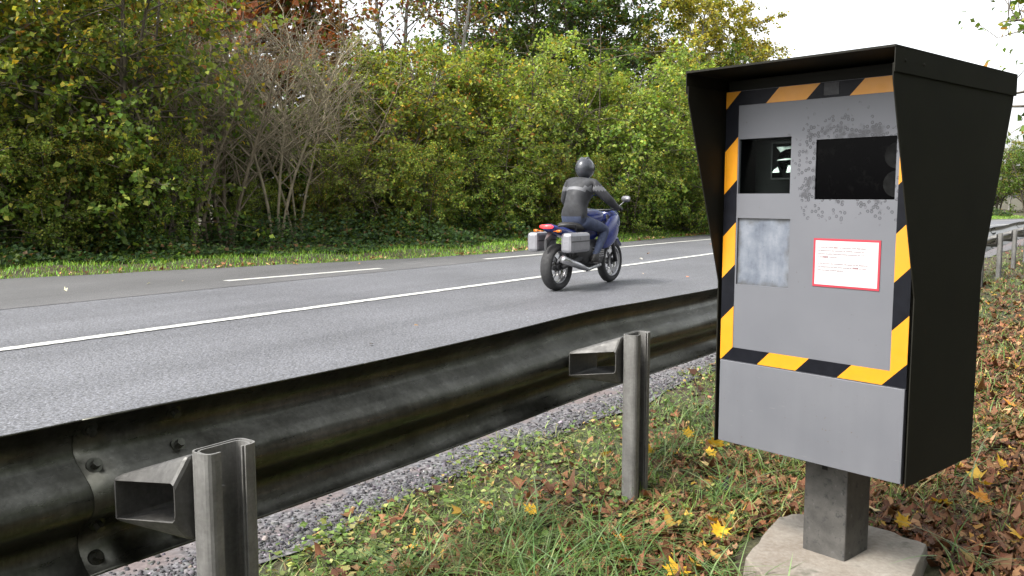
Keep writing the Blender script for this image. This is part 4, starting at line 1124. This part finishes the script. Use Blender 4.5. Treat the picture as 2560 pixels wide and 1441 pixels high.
    for (cu, cz, pts) in ((-0.112, 1.405, [(-0.03, 0.008), (0.032, 0.010), (0.032, 0.002), (0.004, -0.001), (-0.012, -0.011)]), (-0.108, 1.372, [(-0.032, -0.002), (0.03, -0.001), (0.03, 0.005), (-0.004, 0.004)]),
                          (-0.092, 1.343, [(-0.011, -0.013), (0.014, -0.012), (0.014, 0.013), (-0.009, 0.012)]), (-0.14, 1.345, [(-0.012, -0.014), (0.012, -0.014), (0.003, 0.006), (-0.008, -0.004)])):
        c = Vector((cu, yf + 0.028, cz)); mb.add([tuple(c + ax * u_ + bx_ * v_) for u_, v_ in pts], [list(range(len(pts)))])
    mb.build('lens_glints', M['glint_mirror'], rec)  # bright slivers cut to the shape of reflections in the lens, not a part
    mb = MB(); mb.box((x0 + 0.0005, yf + 0.008, z0 + 0.0005), (x1 - 0.0005, yf + 0.011, z1 - 0.0005)); mb.build('pane', M['clear_glass'], rec)
    # flash window
    x0, x1, z0, z1 = wins[1]
    mb = MB(); mb.box((x0, yf + 0.005, z0), (x1, yf + 0.0119, z1)); fw = mb.build('flash_window', M['dark_glass'], r)
    mb = MB()
    for (cx, cz, ra) in ((0.256, 1.372, 0.036), (0.256, 1.292, 0.037)):
        pts = [(0.2558, cz - ra)] + [(cx - ra * math.sin(a), cz - ra * math.cos(a)) for a in np.linspace(0.12, math.pi - 0.12, 22)] + [(0.2558, cz + ra)]
        mb.prism(pts, 1, yf + 0.0042, yf + 0.0049)
    mb.build('dust_smear', M['smear'], fw)
    # weathered blank window
    x0, x1, z0, z1 = wins[2]
    mb = MB(); mb.box((x0, yf + 0.007, z0), (x1, yf + 0.0119, z1)); mb.build('blank_window', M['weathered'], r)
    # hazard tape: four strips, one continuous diagonal pattern
    OFF, STEP = 1.0234, 0.1383
    ts = yf - 0.0012
    for (a0, a1, b0, b1) in [(-W2, -XI, 0.714, 1.594), (XI, W2, 0.714, 1.594), (-XI, XI, 0.714, 0.758), (-XI, XI, 1.549, 1.594)]:
        mb = MB()
        for k in range(-8, 10):
            c0, c1 = OFF + k * STEP, OFF + (k + 1) * STEP
            p = [(a0, b0), (a1, b0), (a1, b1), (a0, b1)]
            p = clip_half(p, -1, 1, c1)
            if p: p = clip_half(p, 1, -1, -c0)
            if len(p) >= 3: mb.add([(x, ts, z) for x, z in p], [list(range(len(p)))], 0 if k % 2 == 0 else 1)
        mb.build('hazard_tape', [M['yellow_tape'], M['black_tape']], r, solid=0.0008)
    mb = MB(); mb.box((0.030, yf - 0.003, 1.556), (0.078, yf - 0.0018, 1.592)); mb.build('grey_label', M['patch'], r)
    # red-framed notice
    mb = MB(); x0, x1, z0, z1 = 0.0143, 0.2238, 0.985, 1.131; q = 0.0065
    mb.box((x0 + q, yf - 0.002, z0 + q), (x1 - q, yf - 0.0004, z1 - q)); sign = mb.build('notice', M['sticker_white'], r)
    mb = MB(); mb.box((x0, yf - 0.0022, z0), (x1, yf - 0.0004, z0 + q)); mb.box((x0, yf - 0.0022, z1 - q), (x1, yf - 0.0004, z1)); mb.box((x0, yf - 0.0022, z0 + q), (x0 + q, yf - 0.0004, z1 - q)); mb.box((x1 - q, yf - 0.0022, z0 + q), (x1, yf - 0.0004, z1 - q))
    mb.build('notice_frame', M['sticker_red'], sign)
    rows = [['En vertu de l\'article ', '*322-3', ' du code p\u00e9nal, toute d\u00e9gradation'], ['ou d\u00e9t\u00e9rioration des dispositifs de contr\u00f4le constitue une'],
            ['infraction passible d\'une peine d\'emprisonnement de 5 ans'], ['et de ', '*75000\u20ac', ' d\'amende.'], [],
            ['Le fait de tracer des inscriptions, des signes ou des dessins sur'], ['ces \u00e9quipements est puni d\'une amende de ', '*15000\u20ac', ' et d\'une'], ['peine de travail d\'int\u00e9r\u00eat g\u00e9n\u00e9ral.']]
    def letters(text, bold):
        cu = bpy.data.curves.new('letters', 'FONT'); cu.body = text; cu.size = 0.0072; cu.resolution_u = 2
        if bold: cu.offset = 0.0002
        ob = bpy.data.objects.new('letters', cu); col.objects.link(ob)
        bpy.context.view_layer.update()
        wd = ob.dimensions.x
        me = bpy.data.meshes.new_from_object(ob.evaluated_get(bpy.context.evaluated_depsgraph_get()))
        bpy.data.objects.remove(ob); bpy.data.curves.remove(cu)
        return me, wd
    mb = MB(); z = 1.131 - 0.0285
    for row in rows:
        x = x0 + 0.0155
        for seg in row:
            bold = seg.startswith('*'); txt = seg.strip('*')
            me, wd = letters(txt, bold)
            mb.add([(x + v.co.x * 0.87, yf - 0.0024, z + v.co.y) for v in me.vertices], [list(p.vertices) for p in me.polygons], 1 if bold else 0)
            x += wd * 0.87 + (0.0017 if True else 0)
            bpy.data.meshes.remove(me)
        z -= 0.0098
    mb.build('notice_text', [M['ink'], M['ink_bold']], sign)
speed_camera()

def slab():
    pts = [gp(1866, 1392, 0.08), gp(1945, 1291, 0.08), gp(2045, 1280, 0.08), gp(2195, 1318, 0.08), gp(2318, 1362, 0.08), gp(2278, 1443, 0.08), gp(2120, 1500, 0.08), gp(1935, 1470, 0.08)]
    cx = sum(p[0] for p in pts) / 8; cy = sum(p[1] for p in pts) / 8
    n = 48; P = []
    for i in range(len(pts)):
        a, b = pts[i], pts[(i + 1) % 8]
        for k in range(6):
            u = k / 6; P.append((a[0] + (b[0] - a[0]) * u + random.uniform(-.004, .004) - cx, a[1] + (b[1] - a[1]) * u + random.uniform(-.004, .004) - cy))
    mb = MB(); n = len(P)
    rings = [(1.05, -0.12), (1.02, 0.03), (1.0, 0.074), (0.988, 0.080), (0.6, 0.081), (0.25, 0.082)]
    vs = []; fs = []
    for (f, z) in rings:
        for i, p in enumerate(P): vs.append((p[0] * f, p[1] * f, z + (0.003 * math.sin(i * 1.7) if z > 0 and f > 0.9 else 0)))
    for k in range(len(rings) - 1):
        for i in range(n): fs.append((k * n + i, k * n + (i + 1) % n, (k + 1) * n + (i + 1) % n, (k + 1) * n + i))
    fs.append([(len(rings) - 1) * n + i for i in range(n)])
    mb.add(vs, fs)
    o = mb.build('concrete_base', M['concrete'], smooth=False)
    o.location = (cx, cy, 0)
    tag(o, 'rough beige concrete slab with cut corners carrying the steel column', 'concrete slab')
random.seed(3)
slab()

# ------------------------------------------------------------------ motorcycle and rider
BIKE_S, BIKE_T = 10.55, 6.25
bx, by = st(BIKE_S, BIKE_T)
HEAD = math.pi / 2 - TH
def motorcycle():
    r = empty('motorcycle', (float(bx), float(by), 0.004), HEAD)
    tag(r, 'blue touring motorcycle with grey side cases and lit red tail lamp, in the near lane', 'motorcycle')
    WR = 0.315
    for x, w in ((-0.72, 0.085), (0.73, 0.06)):
        wh = MB(); wh.lathe([(0.03, -0.06), (0.05, -0.05), (0.05, 0.05), (0.03, 0.06)], (0, 0, 0), 'y', 20)
        wheel = wh.build('wheel', M['dark_plastic'], r, smooth=True); wheel.location = (x, 0, WR)
        t = MB(); a = []
        for k in range(12):
            an = 2 * math.pi * k / 12; a.append((0.26 + 0.055 * math.cos(an), w * math.sin(an)))
        t.lathe(a, (0, 0, 0), 'y', 40); t.build('tyre', M['rubber'], wheel, smooth=True)
        q = MB(); q.lathe([(0.205, -0.045), (0.222, -0.05), (0.222, 0.05), (0.205, 0.045)], (0, 0, 0), 'y', 40)
        for k in range(6):
            an = math.pi * k / 3
            q.tube([(0.04 * math.cos(an), 0, 0.04 * math.sin(an)), (0.21 * math.cos(an), 0, 0.21 * math.sin(an))], [0.018, 0.012], 6)
        q.build('rim', M['alloy'], wheel, smooth=True)
        q = MB()
        for sy in ((-1, 1) if x > 0 else (1,)): q.lathe([(0.10, sy * 0.065), (0.15, sy * 0.065), (0.15, sy * 0.07), (0.10, sy * 0.07)], (0, 0, 0), 'y', 32)
        q.build('brake_disc', M['alloy'], wheel)
    q = MB(); q.tube([(-0.72, 0.1, 0.315), (-0.2, 0.09, 0.42)], [0.03, 0.04], 8); q.tube([(-0.72, -0.1, 0.315), (-0.2, -0.09, 0.42)], [0.03, 0.04], 8); q.build('swing_arm', M['dark_plastic'], r, smooth=True)
    for s in (-1, 1):
        q = MB(); q.tube([(0.73, 0.1 * s, 0.315), (0.62, 0.1 * s, 0.62), (0.46, 0.1 * s, 0.99)], [0.03, 0.027, 0.022], 10); q.build('fork_leg', M['dark_plastic'], r, smooth=True)
    q = MB(); q.loft([(-0.28, 0, 0.46, 0.12, 0.14), (-0.1, 0, 0.46, 0.18, 0.19), (0.2, 0, 0.45, 0.19, 0.2), (0.36, 0, 0.5, 0.12, 0.15)], 16); q.build('engine', M['dark_plastic'], r, smooth=True)
    q = MB(); q.loft([(-0.16, 0, 0.88, 0.07, 0.05), (-0.08, 0, 0.92, 0.13, 0.1), (0.08, 0, 0.965, 0.18, 0.125), (0.24, 0, 0.97, 0.18, 0.115), (0.36, 0, 0.95, 0.12, 0.08)], 20); q.build('fuel_tank', M['blue'], r, smooth=True, sub=1)
    q = MB(); q.loft([(-0.62, 0, 0.86, 0.10, 0.045), (-0.4, 0, 0.86, 0.15, 0.06), (-0.2, 0, 0.82, 0.14, 0.055), (-0.08, 0, 0.84, 0.09, 0.05)], 18); q.build('seat', M['leather'], r, smooth=True, sub=1)
    q = MB(); q.loft([(-0.98, 0, 0.86, 0.07, 0.03), (-0.9, 0, 0.84, 0.11, 0.06), (-0.6, 0, 0.77, 0.13, 0.07), (-0.25, 0, 0.72, 0.11, 0.08)], 18); tail = q.build('tail_unit', M['blue'], r, smooth=True, sub=1)
    q = MB(); q.loft([(-1.0, 0, 0.862, 0.09, 0.022), (-0.965, 0, 0.862, 0.1, 0.026)], 16); q.build('tail_light', M['tail_light'], tail, smooth=True)
    q = MB(); q.loft([(-1.0, 0, 0.62, 0.02, 0.08), (-0.9, 0, 0.74, 0.05, 0.06)], 10); q.build('rear_mudguard', M['dark_plastic'], r)
    q = MB()
    for s in (-1, 1): q.loft([(0.1, s * 0.17, 0.62, 0.05, 0.12), (0.3, s * 0.2, 0.72, 0.06, 0.2), (0.5, s * 0.19, 0.8, 0.06, 0.22), (0.72, s * 0.12, 0.88, 0.06, 0.14)], 14)
    q.loft([(0.45, 0, 0.98, 0.19, 0.09), (0.6, 0, 0.96, 0.2, 0.13), (0.78, 0, 0.9, 0.15, 0.12), (0.92, 0, 0.84, 0.06, 0.05)], 18)
    q.build('fairing', M['blue'], r, smooth=True, sub=1)
    q = MB(); q.loft([(0.86, 0, 0.88, 0.1, 0.05), (0.925, 0, 0.86, 0.06, 0.03)], 14); q.build('headlight', M['clear_glass'], r, smooth=True)
    vs = []; fs = []
    for i in range(6):
        u = i / 5
        for k in range(9):
            a = (k / 8 - 0.5) * 2; w = 0.2 - 0.05 * u
            vs.append((0.72 - 0.24 * u - 0.1 * a * a, w * a, 1.0 + 0.3 * u - 0.04 * a * a * u))
    for i in range(5):
        for k in range(8): fs.append((i * 9 + k, i * 9 + k + 1, i * 9 + k + 10, i * 9 + k + 9))
    q = MB(); q.add(vs, fs); q.build('windscreen', M['clear_glass'], r, smooth=True, solid=0.004)
    q = MB(); q.loft([(0.42, 0, 0.42, 0.02, 0.02), (0.5, 0, 0.56, 0.06, 0.03), (0.66, 0, 0.655, 0.075, 0.025), (0.85, 0, 0.64, 0.075, 0.025), (1.0, 0, 0.54, 0.05, 0.02)], 14); q.build('front_mudguard', M['blue'], r, smooth=True)
    q = MB(); q.tube([(0.36, -0.40, 1.075), (0.42, -0.28, 1.08), (0.48, -0.1, 1.06), (0.48, 0.1, 1.06), (0.42, 0.28, 1.08), (0.36, 0.40, 1.075)], 0.015, 8); hb = q.build('handlebar', M['dark_plastic'], r, smooth=True)
    for s in (-1, 1):
        q = MB(); q.tube([(0.44, s * 0.26, 1.08), (0.52, s * 0.36, 1.2)], 0.008, 6); q.loft([(0.5, s * 0.38, 1.22, 0.075, 0.045), (0.54, s * 0.38, 1.22, 0.05, 0.03)], 12)
        q.build('mirror', M['silver'], r, smooth=True)
    for s in (-1, 1):
        q = MB(); q.box((-0.92, s * 0.265 - 0.085, 0.52), (-0.42, s * 0.265 + 0.085, 0.78)); o = q.build('side_case', M['silver'], r, bevel=0.04)
        q = MB(); q.box((-0.90, s * 0.265 - 0.087, 0.66), (-0.44, s * 0.265 + 0.087, 0.675)); q.build('case_seam', M['dark_plastic'], o)
    q = MB(); q.tube([(0.2, -0.14, 0.3), (-0.2, -0.17, 0.26), (-0.45, -0.2, 0.32), (-0.95, -0.24, 0.44)], [0.025, 0.03, 0.045, 0.05], 14); q.build('exhaust', M['alloy'], r, smooth=True)
    for s in (-1, 1):
        q = MB(); q.tube([(-0.93, s * 0.08, 0.80), (-0.94, s * 0.16, 0.805)], 0.008, 6); q.loft([(-0.965, s * 0.18, 0.805, 0.032, 0.02), (-0.92, s * 0.18, 0.805, 0.026, 0.018)], 12)
        q.build('turn_signal', M['amber'], r, smooth=True)
    q = MB(); q.tube([(-0.72, 0.13, 0.36), (-0.1, 0.13, 0.45)], 0.012, 6); q.tube([(-0.72, 0.13, 0.27), (-0.1, 0.13, 0.37)], 0.012, 6); q.build('chain', M['dark_plastic'], r)
    q = MB(); q.tube([(-0.45, 0.02, 0.68), (-0.36, 0.02, 0.45)], [0.04, 0.045], 10); q.build('shock_absorber', M['alloy'], r, smooth=True)
    q = MB()
    for k in range(5): q.box((-0.08, -0.2, 0.42 + 0.03 * k), (0.2, 0.2, 0.43 + 0.03 * k))
    q.build('cooling_fins', M['alloy'], r)
    q = MB(); q.tube([(-0.9, 0.14, 0.87), (-0.55, 0.19, 0.88), (-0.55, 0.19, 0.80)], 0.013, 8); q.tube([(-0.9, -0.14, 0.87), (-0.55, -0.19, 0.88), (-0.55, -0.19, 0.80)], 0.013, 8); q.build('grab_rail', M['dark_plastic'], r, smooth=True)
    q = MB()
    for s in (-1, 1): q.tube([(-0.12, s * 0.15, 0.35), (-0.12, s * 0.3, 0.34)], 0.012, 8)
    q.build('footpeg', M['dark_plastic'], r)
motorcycle()

def rider():
    r = empty('person', (float(bx), float(by), 0.004), HEAD)
    tag(r, 'person in dark jacket and helmet sitting on the blue motorcycle, hands on the bars', 'person')
    V = []; E = []; R = []
    def j(p, rad, par=None):
        V.append(p); R.append(rad)
        if par is not None: E.append((par, len(V) - 1))
        return len(V) - 1
    pel = j((-0.28, 0, 0.95), (0.15, 0.16))
    wa = j((-0.26, 0, 1.10), (0.155, 0.175), pel)
    ch = j((-0.17, 0, 1.29), (0.165, 0.205), wa)
    up = j((-0.10, 0, 1.43), (0.11, 0.15), ch)
    nk = j((-0.05, 0, 1.51), (0.062, 0.062), up)
    hd = j((-0.01, 0, 1.63), (0.09, 0.085), nk)
    for s in (-1, 1):
        sh = j((-0.10, s * 0.19, 1.42), (0.088, 0.092), up)
        el = j((0.06, s * 0.37, 1.19), (0.066, 0.066), sh)
        wr = j((0.29, s * 0.355, 1.10), (0.042, 0.042), el)
        pa = j((0.35, s * 0.35, 1.10), (0.03, 0.042), wr)
        for k in range(4):
            o = (k - 1.5) * 0.021
            a = j((0.385, s * (0.35 + o), 1.103 - 0.004 * abs(k - 1.5)), (0.0095, 0.0095), pa)
            b = j((0.395, s * (0.35 + o), 1.075), (0.009, 0.009), a)
            j((0.372, s * (0.35 + o), 1.052), (0.008, 0.008), b)
        a = j((0.345, s * 0.30, 1.085), (0.011, 0.011), pa); j((0.37, s * 0.285, 1.06), (0.009, 0.009), a)
        hp = j((-0.24, s * 0.11, 0.92), (0.105, 0.105), pel)
        kn = j((0.20, s * 0.225, 0.80), (0.078, 0.078), hp)
        ca = j((0.08, s * 0.215, 0.62), (0.062, 0.062), kn)
        an = j((-0.10, s * 0.205, 0.40), (0.046, 0.046), ca)
        j((-0.15, s * 0.205, 0.35), (0.042, 0.042), an)
        j((0.05, s * 0.215, 0.355), (0.036, 0.042), an)
    me = bpy.data.meshes.new('body'); me.from_pydata(V, E, [])
    ob = bpy.data.objects.new('body', me); col.objects.link(ob)
    md = ob.modifiers.new('skin', 'SKIN')
    for i, v in enumerate(me.skin_vertices[0].data):
        v.radius = R[i]; v.use_root = (i == 0)
    sb = ob.modifiers.new('sub', 'SUBSURF'); sb.levels = 2; sb.render_levels = 2
    bpy.context.view_layer.update()
    m2 = bpy.data.meshes.new_from_object(ob.evaluated_get(bpy.context.evaluated_depsgraph_get()))
    bpy.data.objects.remove(ob); bpy.data.meshes.remove(me)
    m2.materials.clear()
    for k in ('jacket', 'trousers', 'leather', 'jacket_band'): m2.materials.append(M[k])
    for p in m2.polygons:
        c = p.center; p.use_smooth = True
        low = c.z < 0.97 and c.x < 0.32 and not (abs(c.y) > 0.28 and c.z > 1.0)
        p.material_index = 2 if (c.x > 0.285 and c.z > 1.0) or c.z < 0.47 else 1 if low else 3 if (1.335 < c.z < 1.39 and c.x < 0.05) else 0
    m2.name = 'body'
    body = link('body', m2, r)
    q = MB(); c = (-0.005, 0, 1.645); n = 24; vs = []; fs = []
    for i in range(13):
        ph = math.pi * (i / 12) * 0.86
        for k in range(n):
            a = 2 * math.pi * k / n
            x, y, z = 0.155 * math.sin(ph) * math.cos(a), 0.128 * math.sin(ph) * math.sin(a), 0.15 * math.cos(ph)
            if z < -0.05 and x > 0: x *= 1.12
            vs.append((c[0] + x, c[1] + y, c[2] + z))
    for i in range(12):
        for k in range(n):
            fs.append((i * n + k, i * n + (k + 1) % n, (i + 1) * n + (k + 1) % n, (i + 1) * n + k))
    q.add(vs, fs); h = q.build('helmet', M['helmet'], r, smooth=True)
    vs = []; fs = []
    for i in range(6):
        for k in range(13):
            a = (k / 12 - 0.5) * 2.5; z = 0.055 - 0.1 * i / 5; rr = math.sqrt(max(0.05, 1 - (z / 0.15) ** 2)) * 1.03
            vs.append((c[0] + 0.155 * rr * math.cos(a), 0.128 * rr * math.sin(a), c[2] + z))
    for i in range(5):
        for k in range(12): fs.append((i * 13 + k, i * 13 + k + 1, i * 13 + k + 14, i * 13 + k + 13))
    q = MB(); q.add(vs, fs); q.build('visor', M['visor'], h, smooth=True, solid=0.003)
    q = MB()
    for sg in (-1, 1):
        q.tube([(c[0] + 0.1 * math.cos(a), sg * 0.045, c[2] + 0.148 * math.sin(a)) for a in np.linspace(0.6, 2.7, 9)], 0.009, 6)
    q.build('helmet_stripe', M['jacket_band'], h, smooth=True)
rider()
